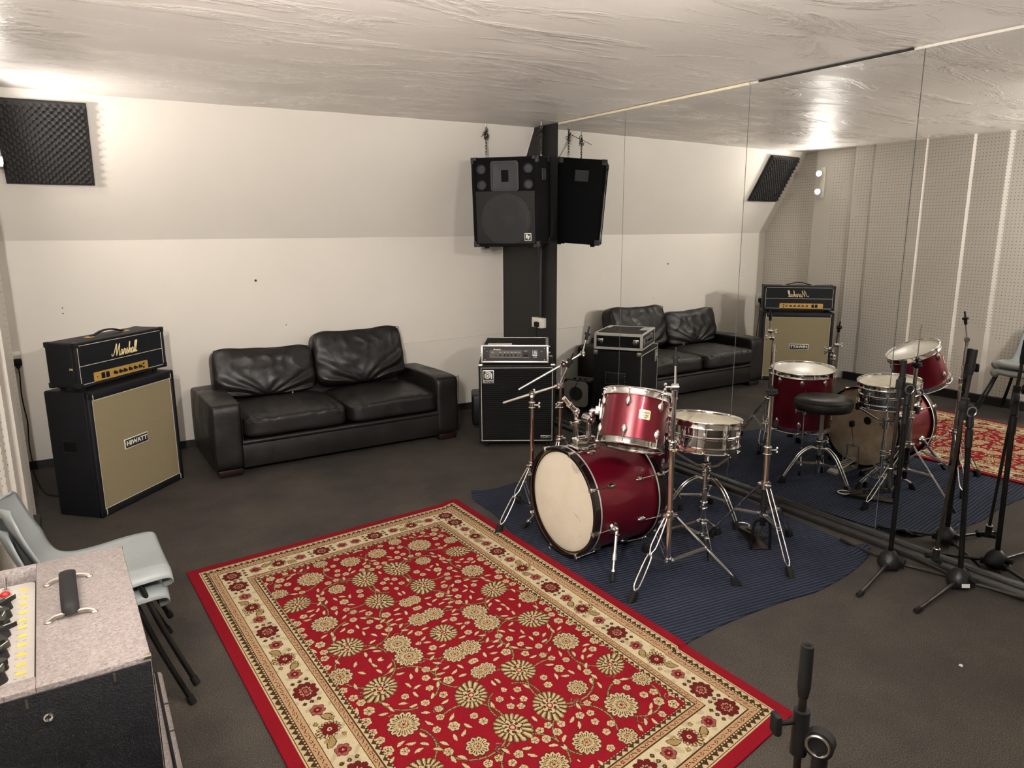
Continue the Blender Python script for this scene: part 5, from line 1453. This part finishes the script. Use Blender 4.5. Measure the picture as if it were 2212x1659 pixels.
boom_stand((-1.423, 3.362), [(-1.706, 3.290), (-1.215, 3.150), (-1.345, 3.640)], .338, .095, .770, [(-1.527, 3.502, .703), (-1.422, 3.365, .768), (-1.300, 3.259, .825)], (-1.246, 3.208, 1.010),
           'chrome boom cymbal stand in front of the bass cabinet, left of the bass drum', (.6, -.8, 0), .705)
boom_stand((-1.030, 3.620), [(-.792, 3.494), (-1.020, 3.890), (-1.258, 3.475)], .372, .10, .872, [(-1.253, 3.757, .703), (-1.018, 3.614, .872), (-.906, 3.556, .930)], (-.868, 3.541, 1.097),
           'chrome boom cymbal stand behind the bass drum, its tilter in front of the mirror edge', (-.9, -.3, 0), .600)

# straight stand in the middle
O = (-1.314, 2.348)
t = thing('cymbal_stand', 'straight chrome cymbal stand in front of the snare drum, one foot at the rug edge', 'cymbal stand', (O[0], O[1], 0), group='chrome cymbal stands')
tripod(t, O, [(-1.593, 2.295), (-1.057, 2.131), (-1.165, 2.668)], .352, .118)
pole(t, [(.085, .700, .0135), (.70, .958, .0105)])
cc = collar(t, .700, .0175, (-.7, -.5, 0), .036)
bm = BM(); cyl(bm, (0, 0, .672), (0, 0, .682), .0142, n=18); box(bm, (.012, .008, .010), (.012, -.010, .677), bev=.002); ob('yellow_tape', bm, 'yellow', t)
bm = BM(); cyl(bm, (0, 0, .935), (0, 0, .962), .013, .014, 16); s = Vector((.84, -.54, 0)); cyl(bm, tuple(Vector((0, 0, .978)) - s * .015), tuple(Vector((0, 0, .978)) + s * .015), .017, n=20); torus(bm, tuple(Vector((0, 0, .978)) - s * .017), tuple(s), .012, .003, 18, 6); wing(bm, tuple(Vector((0, 0, .978)) - s * .014), -s, 1.1); ob('tilter', bm, 'chrome', t)
cym_top(t, (0, 0, .985), (.019, .024, 1.160))

# ---- hi-hat stand
O = (-.672, 2.310); HO = Vector((O[0], O[1], 0))
t = thing('hi_hat_stand', 'chrome hi-hat stand with black footboard frame beside the snare drum', 'hi-hat stand', (O[0], O[1], 0))
tripod(t, O, [(-.773, 2.047), (-.354, 2.367), (-.740, 2.613)], .385, .225, 'parallel')
pole(t, [(.305, .580, .0150), (.580, .868, .0112)])
collar(t, .575, .0185, (.8, -.6, 0), .036)
bm = BM(); cyl(bm, (0, 0, .25), (0, 0, .365), .0165, n=18); cyl(bm, (0, 0, .20), (0, 0, .25), .013, n=16); torus(bm, (0, 0, .275), (0, 0, 1), .018, .004, 20, 8); torus(bm, (0, 0, .255), (0, 0, 1), .016, .003, 20, 8); ob('lower_sleeve', bm, 'rubber', t)
bm = BM(); lathe(bm, [(0, .862), (.012, .862), (.016, .870), (.029, .874), (.031, .879), (.029, .884), (0, .884)], None, 28); lathe(bm, [(0, .885), (.027, .885), (.029, .890), (.027, .895), (0, .895)], None, 28); cyl(bm, (0, 0, .895), (0, 0, .918), .0075, n=14); ob('cymbal_seat', bm, 'rubber', t)
bm = BM(); cyl(bm, (0, 0, .86), (0, 0, 1.125), .0032, n=10); ob('pull_rod', bm, 'steel', t)
d = Vector((.524, .852, 0)); s = Vector((.852, -.524, 0)); hb = Vector((.035, .030, 0))
fr = BM()
tube(fr, smooth_path([hb + s * -.050 + Vector((0, 0, .012)), hb + s * -.048 + Vector((0, 0, .11)), hb + s * -.036 + Vector((0, 0, .165)), hb + Vector((-.02, -.016, .185)), hb + s * .036 + Vector((0, 0, .165)), hb + s * .048 + Vector((0, 0, .11)), hb + s * .050 + Vector((0, 0, .012))], 5), .0075, 10)
cyl(fr, tuple(hb + s * -.058 + Vector((0, 0, .010))), tuple(hb + s * .058 + Vector((0, 0, .010))), .006)
cyl(fr, (0, 0, .165), (0, 0, .21), .015, n=16)
ob('pedal_frame', fr, 'blackmetal', t)
pm = Matrix((d, s, Vector((0, 0, 1)))).transposed().to_4x4(); pm.translation = hb
bm = BM(); box(bm, (.30, .085, .004), (.14, 0, .014), bev=.0015, mtx=pm); ob('base_plate', bm, 'wornmetal', t)
fb_ = BM(); prism(fb_, [(-.01, -.036), (.20, -.042), (.27, -.036), (.305, -.015), (.305, .015), (.27, .036), (.20, .042), (-.01, .036)], -.003, .003, pm @ xf((0, 0, .085), (0, R(13.0), 0)))
fb_ = ob('footboard', fb_, 'wornmetal', t)
bm = BM(); torus(bm, tuple(pm @ Vector((.285, 0, .026))), (0, 0, 1), .036, .004, 28, 8, sc=(1, 1)); ob('heel_ring', bm, 'alu', fb_)
bm = BM()
for k in range(6):
    for sg in (-1, 1): box(bm, (.022, .006, .003), (.03 + .028 * k, sg * .016, .006), (0, 0, sg * R(35)), mtx=pm @ xf((0, 0, .085), (0, R(13.0), 0)))
ob('tread', bm, 'blackmetal', fb_)
bm = BM(); tube(bm, [tuple(pm @ Vector((.02, 0, .080))), tuple(pm @ Vector((-.005, 0, .13))), (0, 0, .19)], .005, 8); ob('pull_chain', bm, 'steel', t)

# ---- snare stand
O = (-.846, 2.560); SC = Vector((-.859 - O[0], 2.571 - O[1], .719)) - SN * .155
t = thing('snare_stand', 'chrome basket snare stand holding the chrome snare drum', 'drum stand', (O[0], O[1], 0))
tripod(t, O, [(-.665, 2.600), (-.962, 2.392), (-.930, 2.745)], .130, .060, 'flat')
pole(t, [(.045, .330, .0130), (.33, .455, .0100)]); collar(t, .235, .0170, (-.8, -.6, 0), .03)
bm = BM(); cyl(bm, (0, 0, .40), (0, 0, .45), .018, n=18); cyl(bm, (-.03, -.02, .43), (.03, .02, .43), .007); box(bm, (.05, .03, .03), (0, 0, .46), bev=.006); wing(bm, (-.03, -.02, .43), (-.8, -.5, 0)); ob('basket_hub', bm, 'chrome', t)
for ang in (35, 155, 275):
    w = R(ang); dd = Vector((math.cos(w), math.sin(w), 0)); e = SC + (dd - SN * dd.dot(SN)).normalized() * .192
    bm = BM(); tube(bm, smooth_path([(0, 0, .455), tuple(dd * .06 + Vector((0, 0, .468))), tuple(e * .8 + Vector((0, 0, .455 * .2 - .012))), tuple(e + Vector((0, 0, -.012)))], 5), .007, 8, flat=(.6, 1.2)); am = ob('basket_arm', bm, 'chrome', t)
    bm = BM(); box(bm, (.020, .030, .046), tuple(e + dd * .006 + Vector((0, 0, -.005))), (0, 0, w), bev=.005); ob('rubber_grip', bm, 'rubber', am)

# ---- drum throne
O = (-.548, 2.822)
t = thing('drum_throne', 'round black vinyl drum stool on a chrome tripod behind the snare drum', 'stool', (O[0], O[1], 0))
RT = .182
bm = BM(); lathe(bm, [(0, .515), (RT - .03, .515), (RT - .008, .522), (RT, .540), (RT + .002, .560), (RT - .002, .582), (RT - .018, .598), (RT - .05, .604), (0, .600)], None, 64); st = ob('seat', bm, None or 'leather', t)
bm = BM(); torus(bm, (0, 0, .584), (0, 0, 1), RT + .0005, .0028, 64, 6); ob('piping', bm, 'rubber', st)
bm = BM(); cyl(bm, (0, 0, .49), (0, 0, .516), .045, .06, 24); ob('seat_plate', bm, 'steel', t)
bm = BM()
cyl(bm, (0, 0, .30), (0, 0, .495), .0118, n=16)
for k in range(28): torus(bm, (0, 0, .305 + k * .0066), (0, 0, 1), .0122, .0014, 16, 5)
ob('threaded_rod', bm, 'steel', t)
bm = BM(); cyl(bm, (0, 0, .055), (0, 0, .31), .0165, n=18); cyl(bm, (0, 0, .285), (0, 0, .315), .024, n=20); torus(bm, (0, 0, .30), (0, 0, 1), .024, .005, 20, 8); wing(bm, (-.02, -.01, .30), (-.8, -.6, 0)); ob('base_tube', bm, 'chrome', t)
bm = BM(); cyl(bm, (0, 0, .17), (0, 0, .205), .0185, n=18); ob('tube_sleeve', bm, 'rubber', t)
tripod(t, O, [(-.537, 2.575), (-.340, 2.955), (-.775, 2.945)], .245, .145, 'arch')

# ---- bass drum pedal
t = thing('bass_drum_pedal', 'chrome bass drum pedal clamped to the mirror side of the bass drum', 'drum pedal', (-1.065, 2.884, 0))
bm = BM(); box(bm, (.27, .075, .006), (.135, 0, .007), bev=.002); box(bm, (.06, .03, .012), (-.02, 0, .012), bev=.003); ob('base_plate', bm, 'steel', t)
bm = BM(); mt = xf((.27, 0, .016), (0, R(-14), 0)) @ Matrix.Rotation(PI, 4, 'Z'); prism(bm, [(0, -.036), (.24, -.030), (.265, -.012), (.265, .012), (.24, .030), (0, .036)], -.003, .003, xf((.262, 0, .018), (0, R(13), 0)) @ Matrix.Rotation(PI, 4, 'Z'))
fbo = ob('footboard', bm, 'alu', t)
bm = BM()
for k in range(7): box(bm, (.006, .045, .003), (.07 + .024 * k, 0, .004), mtx=xf((.262, 0, .018), (0, R(13), 0)) @ Matrix.Rotation(PI, 4, 'Z'))
ob('tread', bm, 'rubber', fbo)
bm = BM()
for sg in (-1, 1): cyl(bm, (.028, sg * .043, .01), (.028, sg * .043, .175), .006, n=12)
cyl(bm, (.028, -.055, .172), (.028, .055, .172), .0055, n=12); ob('pedal_frame', bm, 'chrome', t)
bt = BM(); cyl(bt, (.028, 0, .172), (.072, 0, .330), .0028, n=10); cyl(bt, (.028, 0, .165), (.033, 0, .19), .009); bt = ob('beater_rod', bt, 'chrome', t)
bm = BM(); box(bm, (.036, .030, .044), (.072, 0, .338), (0, R(16), 0), bev=.008); ob('beater', bm, 'rubber', bt)
bm = BM(); tube(bm, [(.046, .058, .172), (.050, .058, .10), (.045, .058, .03)], .0045, 8); ob('spring', bm, 'steel', t)
# ------------------------------------------------------------------ blue ribbed mat
outer = [(-1.537, 3.895), (-1.57, 3.55), (-1.66, 3.1), (-1.70, 2.6), (-1.72, 2.2), (-1.70, 1.925), (-1.578, 1.918), (-1.40, 1.930), (-1.156, 1.926), (-.95, 1.912), (-.80, 1.892), (-.649, 1.900), (-.50, 1.915), (-.36, 1.942), (-.26, 1.968), (-.20, 1.985), (-.185, 1.998), (-.180, 2.02),
         (-.172, 2.10), (-.150, 2.3), (-.115, 2.8), (-.115, 3.4), (-.13, 3.86), (-.20, 3.93), (-.6, 3.96), (-1.0, 3.965), (-1.3, 3.93)]
P = smooth_path([(x, y, 0) for x, y in outer], 5, closed=True)
bm = BM(); n = len(P); cen = Vector((-.9, 2.9, 0)); rings = []
for f in (0, .25, .5, .7, .85, .93, .975, 1.0):
    row = []
    for p in P:
        q = cen + (p - cen) * f
        z = .0075 + .0015 * noise.noise(q * 3) + (.006 * max(0, noise.noise(q * 5 + Vector((3, 1, 0)))) if f > .9 else 0)
        cu = max(0, 1 - (q - Vector((-.185, 2.02, 0))).length / .13); z += .045 * cu * cu
        cu = max(0, 1 - (q - Vector((-1.537, 3.895, 0))).length / .14); z += .035 * cu * cu
        row.append(Vector((q.x, q.y, z)))
    rings.append(row)
c0 = bm.verts.new((cen.x, cen.y, .0075)); prev = None
for ri, row in enumerate(rings[1:]):
    cur = [bm.verts.new(p) for p in row]
    for k in range(n):
        if prev is None: bm.faces.new((c0, cur[k], cur[(k + 1) % n]))
        else: bm.faces.new((prev[k], cur[k], cur[(k + 1) % n], prev[(k + 1) % n]))
    prev = cur
low = [bm.verts.new((v.co.x, v.co.y, max(.0005, v.co.z - .0068))) for v in prev]
for k in range(n): bm.faces.new((prev[k], low[k], low[(k + 1) % n], prev[(k + 1) % n]))
tag(ob('ribbed_mat', bm, 'bluemat', angle=50), 'blue ribbed floor mat under the drum kit', 'mat')

# ------------------------------------------------------------------ persian rug woven point by point
NU, NV = 560, 860                      # about 3 mm per knot
RW, RL = 1.62, 2.50
RED, DRED, CREAM, IVORY, BROWN, PINK, GOLD, ROSE = [np.array(hx(*c)[:3]) for c in
    ((146, 20, 34), (118, 14, 26), (226, 205, 160), (232, 216, 178), (74, 52, 34), (206, 170, 128), (178, 152, 100), (206, 120, 104))]
img = np.zeros((NV, NU, 3)); img[:] = RED
uu, vv = np.meshgrid((np.arange(NU) + .5) / NU * RW, (np.arange(NV) + .5) / NV * RL)
edge = np.minimum(np.minimum(uu, RW - uu), np.minimum(vv, RL - vv))
longside = np.minimum(uu, RW - uu) <= np.minimum(vv, RL - vv)
along = np.where(longside, vv, uu)
rng = np.random.RandomState(5)
def band(a, b, col): img[(edge >= a) & (edge < b)] = col
band(.050, .056, CREAM)
def guard(a, b):
    m = (edge >= a) & (edge < b); k = (edge - a) / (b - a)
    z = np.abs(((along / .030) % 1.0) - .5) * 2
    tri = (k > .12 + .62 * z) | (k < .05)
    img[m] = CREAM; img[m & tri] = BROWN
    dot = m & (np.hypot(((along / .030 + .0) % 1.0 - .5) * .03, (k - .42) * (b - a)) < .0042); img[dot] = BROWN
    z2 = np.abs((((along + .008) / .015) % 1.0) - .5) * 2; img[m & (k > .80) & (z2 > .5)] = CREAM
def stripe(a, b):
    m = (edge >= a) & (edge < b); img[m] = PINK; mid = (a + b) / 2
    c = ((along / .042) % 1.0 - .5) * .042; e = edge - mid; r = np.hypot(c, e); th = np.arctan2(e, c)
    img[m & (r < .0095 * (.65 + .35 * np.cos(5 * th)))] = DRED; img[m & (r < .003)] = CREAM
    c2 = (((along / .042) + .5) % 1.0 - .5) * .042; img[m & (np.abs(e - c2 * .7) < .0022) & (np.abs(c2) < .008)] = BROWN
    band(a, a + .0035, BROWN); band(b - .0035, b, BROWN)
guard(.056, .086); stripe(.086, .124)
band(.124, .236, IVORY); band(.236, .240, BROWN)
stripe(.238, .268); guard(.268, .292); 
FIELD = edge >= .292

def local(cu, cv, r):
    i0, i1 = max(0, int((cu - r) / RW * NU)), min(NU, int((cu + r) / RW * NU) + 2)
    j0, j1 = max(0, int((cv - r) / RL * NV)), min(NV, int((cv + r) / RL * NV) + 2)
    sl = (slice(j0, j1), slice(i0, i1)); x = uu[sl] - cu; y = vv[sl] - cv
    return sl, x, y
def paint(sl, m, col, clip=None):
    if clip is not None: m = m & clip[sl]
    sub = img[sl]; sub[m] = col
def rosette(cu, cv, r, n, rot=0.0, style=0, clip=None, pal=(CREAM, BROWN, GOLD)):
    sl, x, y = local(cu, cv, r * 1.25)
    if x.size == 0: return
    rad = np.hypot(x, y) / r; th = np.arctan2(y, x) + rot
    lobes = .80 + .20 * np.abs(np.cos(n * th / 2)); fine = .88 + .12 * np.cos(n * 3 * th)
    paint(sl, rad < lobes * 1.10, BROWN if style != 2 else pal[1], clip)
    paint(sl, rad < lobes, pal[0], clip)
    if r > .030:
        ray = np.cos(n * 2 * th) > .1
        paint(sl, (rad > .50) & (rad < .86 * lobes) & ray & (rad < .62 + .26 * fine), pal[1], clip)
        paint(sl, rad < .52 * (.85 + .15 * np.cos(n * th)), pal[2], clip)
        paint(sl, (rad < .44 * (.8 + .2 * np.cos(n * th))), pal[0], clip)
        paint(sl, (rad > .20) & (rad < .34) & (np.cos(n * th + 1.2) > -.1), pal[1], clip)
        paint(sl, rad < .15, ROSE, clip); paint(sl, rad < .07, pal[1], clip)
    else:
        paint(sl, (rad > .45) & (rad < .60) & (np.cos(n * th) < .2), pal[1], clip)
        paint(sl, rad < .30, pal[2], clip); paint(sl, rad < .14, pal[1], clip)
def palmette(cu, cv, r, rot, clip=None):
    sl, x, y = local(cu, cv, r * 1.4); c, s = math.cos(rot), math.sin(rot); X = x * c + y * s; Y = -x * s + y * c
    rad = np.hypot(X / 1.0, (Y - .1 * r) / 1.12) / r; th = np.arctan2(X, Y)
    ser = .84 + .16 * np.abs(np.cos(9 * th)); tipp = 1 + .16 * np.exp(-(th / .35) ** 2)
    paint(sl, rad < ser * tipp * 1.06, BROWN, clip)
    paint(sl, (rad < ser * tipp) & (np.cos(18 * th) > -.35), GOLD, clip)
    paint(sl, (rad < .92 * ser * tipp) & (np.cos(18 * th + .8) > .35), CREAM, clip)
    paint(sl, rad < .62 * (.85 + .15 * np.cos(7 * th)), BROWN, clip); paint(sl, rad < .55 * (.85 + .15 * np.cos(7 * th)), CREAM, clip)
    paint(sl, (rad > .24) & (rad < .40) & (np.cos(7 * th + 2) > -.2), BROWN, clip); paint(sl, rad < .2, RED, clip); paint(sl, rad < .11, CREAM, clip)
def leaf(cu, cv, l, w, rot, clip=None, col=CREAM):
    sl, x, y = local(cu, cv, l * 1.3); c, s = math.cos(rot), math.sin(rot); X = (x * c + y * s) / l; Y = (-x * s + y * c) / w
    wv = 1 - X * X; Y = Y - .35 * X * X
    paint(sl, (np.abs(X) < 1.05) & (np.abs(Y) < np.clip(wv, 0, 1) * 1.25 + .12), BROWN, clip); paint(sl, (np.abs(X) < 1) & (np.abs(Y) < np.clip(wv, 0, 1)), col, clip)
def stroke(pts, w=.0032, col=GOLD, clip=None, dash=True):
    for a, b in zip(pts, pts[1:]):
        a, b = np.array(a), np.array(b); L = np.hypot(*(b - a)); c = (a + b) / 2
        sl, x, y = local(c[0], c[1], L / 2 + w * 2)
        if x.size == 0: continue
        d = (b - a) / max(L, 1e-9); tpar = np.clip(x * d[0] + y * d[1], -L / 2, L / 2); dist = np.hypot(x - tpar * d[0], y - tpar * d[1])
        paint(sl, dist < w * 1.7, BROWN, clip); paint(sl, dist < w * .8, col, clip)
def arcp(cu, cv, r, a0, a1, n=22, sp=0.0): return [(cu + (r + sp * k / n) * math.cos(R(a0 + (a1 - a0) * k / n)), cv + (r + sp * k / n) * math.sin(R(a0 + (a1 - a0) * k / n))) for k in range(n + 1)]
# one quarter of the field, mirrored afterwards
QU, QV = RW / 2, RL / 2
o = .292
def q(x, y): return (o + x, o + y)
vines = [arcp(*q(.30, .40), .135, -200, 120), arcp(*q(.22, .74), .125, -60, 260), arcp(*q(.13, .15), .105, 30, 330), arcp(*q(.44, .70), .10, 100, 400), arcp(*q(.40, .15), .12, -40, 220), arcp(*q(.06, .46), .11, -80, 90), arcp(*q(.45, .93), .12, 180, 350),
         arcp(*q(.14, .93), .11, 170, 360), arcp(*q(.50, .42), .09, 110, 260)]
for vn in vines: stroke(vn, .0030, GOLD, FIELD)
for cx_, cy_, a in ((.33, .27, 20), (.12, .30, 200), (.26, .56, 120), (.40, .55, 300), (.10, .62, 60), (.34, .86, 240), (.05, .80, 10), (.47, .28, 90), (.20, .05, 150), (.02, .06, 40)):
    stroke(arcp(*q(cx_, cy_), .008, a, a + 420, 16, .016), .0022, ROSE, FIELD)
BS = .86
big = [('r', .205, .150, .078, 16), ('p', .425, .325, .078, 200), ('p', .075, .340, .070, 60), ('r', .440, .100, .062, 14), ('p', .395, .545, .075, 330), ('r', .115, .575, .070, 14), ('p', .255, .690, .0, 20), ('r', .480, .800, .060, 12),
       ('p', .135, .800, .076, 120), ('r', .315, .905, .072, 16), ('p', .515, .955, .070, 0), ('r', .030, .955, .058, 12), ('r', .275, .325, .050, 10), ('r', .500, .640, .045, 10), ('r', .030, .200, .048, 10), ('r', .30, .030, .045, 9)]
for kind, x, y, r_, n_ in big:
    if r_ <= 0: continue
    r_ *= BS
    if kind == 'r': rosette(*q(x, y), r_, n_, rng.rand() * 3, 0, FIELD)
    else: palmette(*q(x, y), r_, R(n_), FIELD)
placed = [(x, y, r_) for _, x, y, r_, _ in big]
tries = 0; cnt = 0
while tries < 6000 and cnt < 118:
    tries += 1; x, y = rng.rand() * .525, rng.rand() * .965; r_ = rng.choice([.012, .013, .016, .018, .023])
    if all(math.hypot(x - a, y - b) > r_ + c + .007 for a, b, c in placed):
        placed.append((x, y, r_)); cnt += 1
        if r_ < .015: leaf(*q(x, y), .019, .0065, rng.rand() * 6.28, FIELD)
        else: rosette(*q(x, y), r_, rng.choice([5, 6]), rng.rand() * 6, 0, FIELD)
# main border, also drawn on one quarter
BORD = (edge >= .124) & (edge < .236); mid = .180
def border_run(at, start, end):
    k = 0; s = start
    seq = ['big', 'star', 'twin', 'star']
    while s < end:
        kd = seq[k % 4]; u, v = at(s)
        if kd == 'big':
            rosette(u, v, .045, 9, .3, 2, BORD, (DRED, BROWN, CREAM))
            for dx in (-.062, .062):
                for dy in (-.028, 0, .028): a = at(s + dx, dy); rosette(a[0], a[1], .0085, 4, 0, 0, BORD, (BROWN, BROWN, GOLD))
        elif kd == 'star': rosette(u, v, .028, 6, .5, 2, BORD, (ROSE * .6, BROWN, GOLD)); rosette(u, v, .014, 6, .2, 2, BORD, (DRED, DRED, CREAM))
        else:
            palmette(u, v, .040, rng.rand() * 6, BORD); rosette(u, v, .030, 7, 0, 2, BORD, (DRED, BROWN, CREAM))
            for sg in (-1, 1):
                a = at(s + sg * .064, sg * .018); leaf(a[0], a[1], .030, .013, sg * .6 + (0 if at is hor else 1.57), BORD, GOLD)
                for dy in (-.034, .030): a = at(s + sg * .050, dy * sg); rosette(a[0], a[1], .010, 5, 0, 0, BORD, (GOLD, BROWN, CREAM))
        s += .118; k += 1
hor = lambda s, d=0: (s, mid + d)
ver = lambda s, d=0: (mid + d, s)
# cloudy ivory ground
cl = (np.sin(uu * 61 + 3 * np.sin(vv * 47)) + np.sin(vv * 53 + 2 * np.sin(uu * 71))) > 1.0
img[BORD & cl] = IVORY * .80
border_run(hor, .180, QU + .02); border_run(ver, .300, QV + .02)
hu, hv = NU // 2, NV // 2
img[:hv, NU - hu:] = img[:hv, :hu][:, ::-1]
img[NV - hv:, :] = img[:hv, :][::-1]
wear = 1 - .10 * rng.rand(NV, NU, 1); img *= wear

cA, cB, cC, cD = Vector((-3.272, 3.740, 0)), Vector((-1.658, 3.877, 0)), Vector((-1.640, 1.383, 0)), Vector((-3.200, 1.118, 0))
def rug_pt(s, tt):        # s: 0 left .. 1 right ; tt: 0 near .. 1 far
    return (cD * (1 - s) + cC * s) * (1 - tt) + (cA * (1 - s) + cB * s) * tt
def mat_z(x, y):          # the rug lies over the edge of the blue mat
    k = min(1, max(0, (x + 1.78) / .05)) if 1.92 < y < 3.9 else 0
    return .0085 * k
nu, nv = NU, NV
S, T = np.meshgrid(np.arange(nu + 1) / nu, np.arange(nv + 1) / nv)
arr = lambda c: np.array(c)
pts = ((arr(cD)[None, None] * (1 - S)[..., None] + arr(cC)[None, None] * S[..., None]) * (1 - T)[..., None] + (arr(cA)[None, None] * (1 - S)[..., None] + arr(cB)[None, None] * S[..., None]) * T[..., None])
k = np.clip((pts[..., 0] + 1.78) / .05, 0, 1) * ((pts[..., 1] > 1.90) & (pts[..., 1] < 3.92))
pts[..., 2] = .0095 + .0095 * k + .0010 * np.sin(pts[..., 0] * 5) * np.sin(pts[..., 1] * 4)
co = pts.reshape(-1, 3)
idx = np.arange((nv + 1) * (nu + 1)).reshape(nv + 1, nu + 1)
faces = np.stack([idx[:-1, :-1], idx[:-1, 1:], idx[1:, 1:], idx[1:, :-1]], -1).reshape(-1, 4)
rim = np.concatenate([idx[0, :], idx[1:, -1], idx[-1, -2::-1], idx[-2:0:-1, 0]])
low = co[rim].copy(); low[:, 2] = np.maximum(.001, low[:, 2] - .0085); nb = len(co)
co = np.concatenate([co, low]); m_ = len(rim); ar = np.arange(m_)
side = np.stack([rim, nb + ar, nb + (ar + 1) % m_, np.roll(rim, -1)], -1)
fa = np.concatenate([faces, side])
me = bpy.data.meshes.new('persian_rug')
me.vertices.add(len(co)); me.vertices.foreach_set('co', co.ravel())
me.loops.add(fa.size); me.loops.foreach_set('vertex_index', fa.ravel().astype(np.int32))
me.polygons.add(len(fa)); me.polygons.foreach_set('loop_start', (np.arange(len(fa)) * 4).astype(np.int32))
me.update(calc_edges=True)
at = me.attributes.new('weave', 'FLOAT_COLOR', 'FACE')
colr = np.ones((len(fa), 4)); colr[:len(faces), :3] = img.reshape(-1, 3); colr[len(faces):, :3] = DRED
at.data.foreach_set('color', colr.ravel().astype(np.float32))
me.materials.append(MAT['rug']); me.validate()
o_ = bpy.data.objects.new('persian_rug', me); COL.objects.link(o_)
tag(o_, 'red persian style rug with cream floral border in the middle of the floor', 'rug')

# ------------------------------------------------------------------ near microphone stand
mic_stand((-2.488, .748, 0), (-2.488, .748, .66), .672, (-2.506, .788, .18), (-2.503, .786, .877), [(-2.20, .66), (-2.56, .43), (-2.70, .98)],
          'black microphone stand with silver wing screw close to the camera at the bottom edge', G_MIC, face=R(-110))
# scraps on the carpet
def scrap(x, y, s, a, m, label, cat='litter'):
    bm = BM(); prism(bm, [(-s, -s * .5), (s * .8, -s * .7), (s, s * .4), (-s * .4, s * .8)], .001, .0022, xf((x, y, 0), (0, 0, a))); tag(ob('paper_scrap', bm, m, smooth=False), label, cat)
scrap(-.835, 1.215, .010, .4, 'paper', 'tiny white paper scrap on the carpet right of the near microphone stand')
scrap(-3.178, 3.235, .009, 1.0, 'white', 'tiny white crumb lying on the red edge of the rug')
# ------------------------------------------------------------------ lamps outside the picture
spot_fixture((-1.95, .20, 2.14), (-.35, 1, -.05), 'twin spotlight hanging from the ceiling right of the camera', strength='bulb_hang', hang=CEIL)
spot_fixture((-3.90, .55, 1.98), (.62, .95, .85), 'twin spotlight on the left wall beside the camera', 0, strength='bulb_side')
w = bpy.data.worlds.new('room_air'); scene.world = w; w.use_nodes = True
w.node_tree.nodes['Background'].inputs[0].default_value = (1, .93, .82, 1); w.node_tree.nodes['Background'].inputs[1].default_value = .0
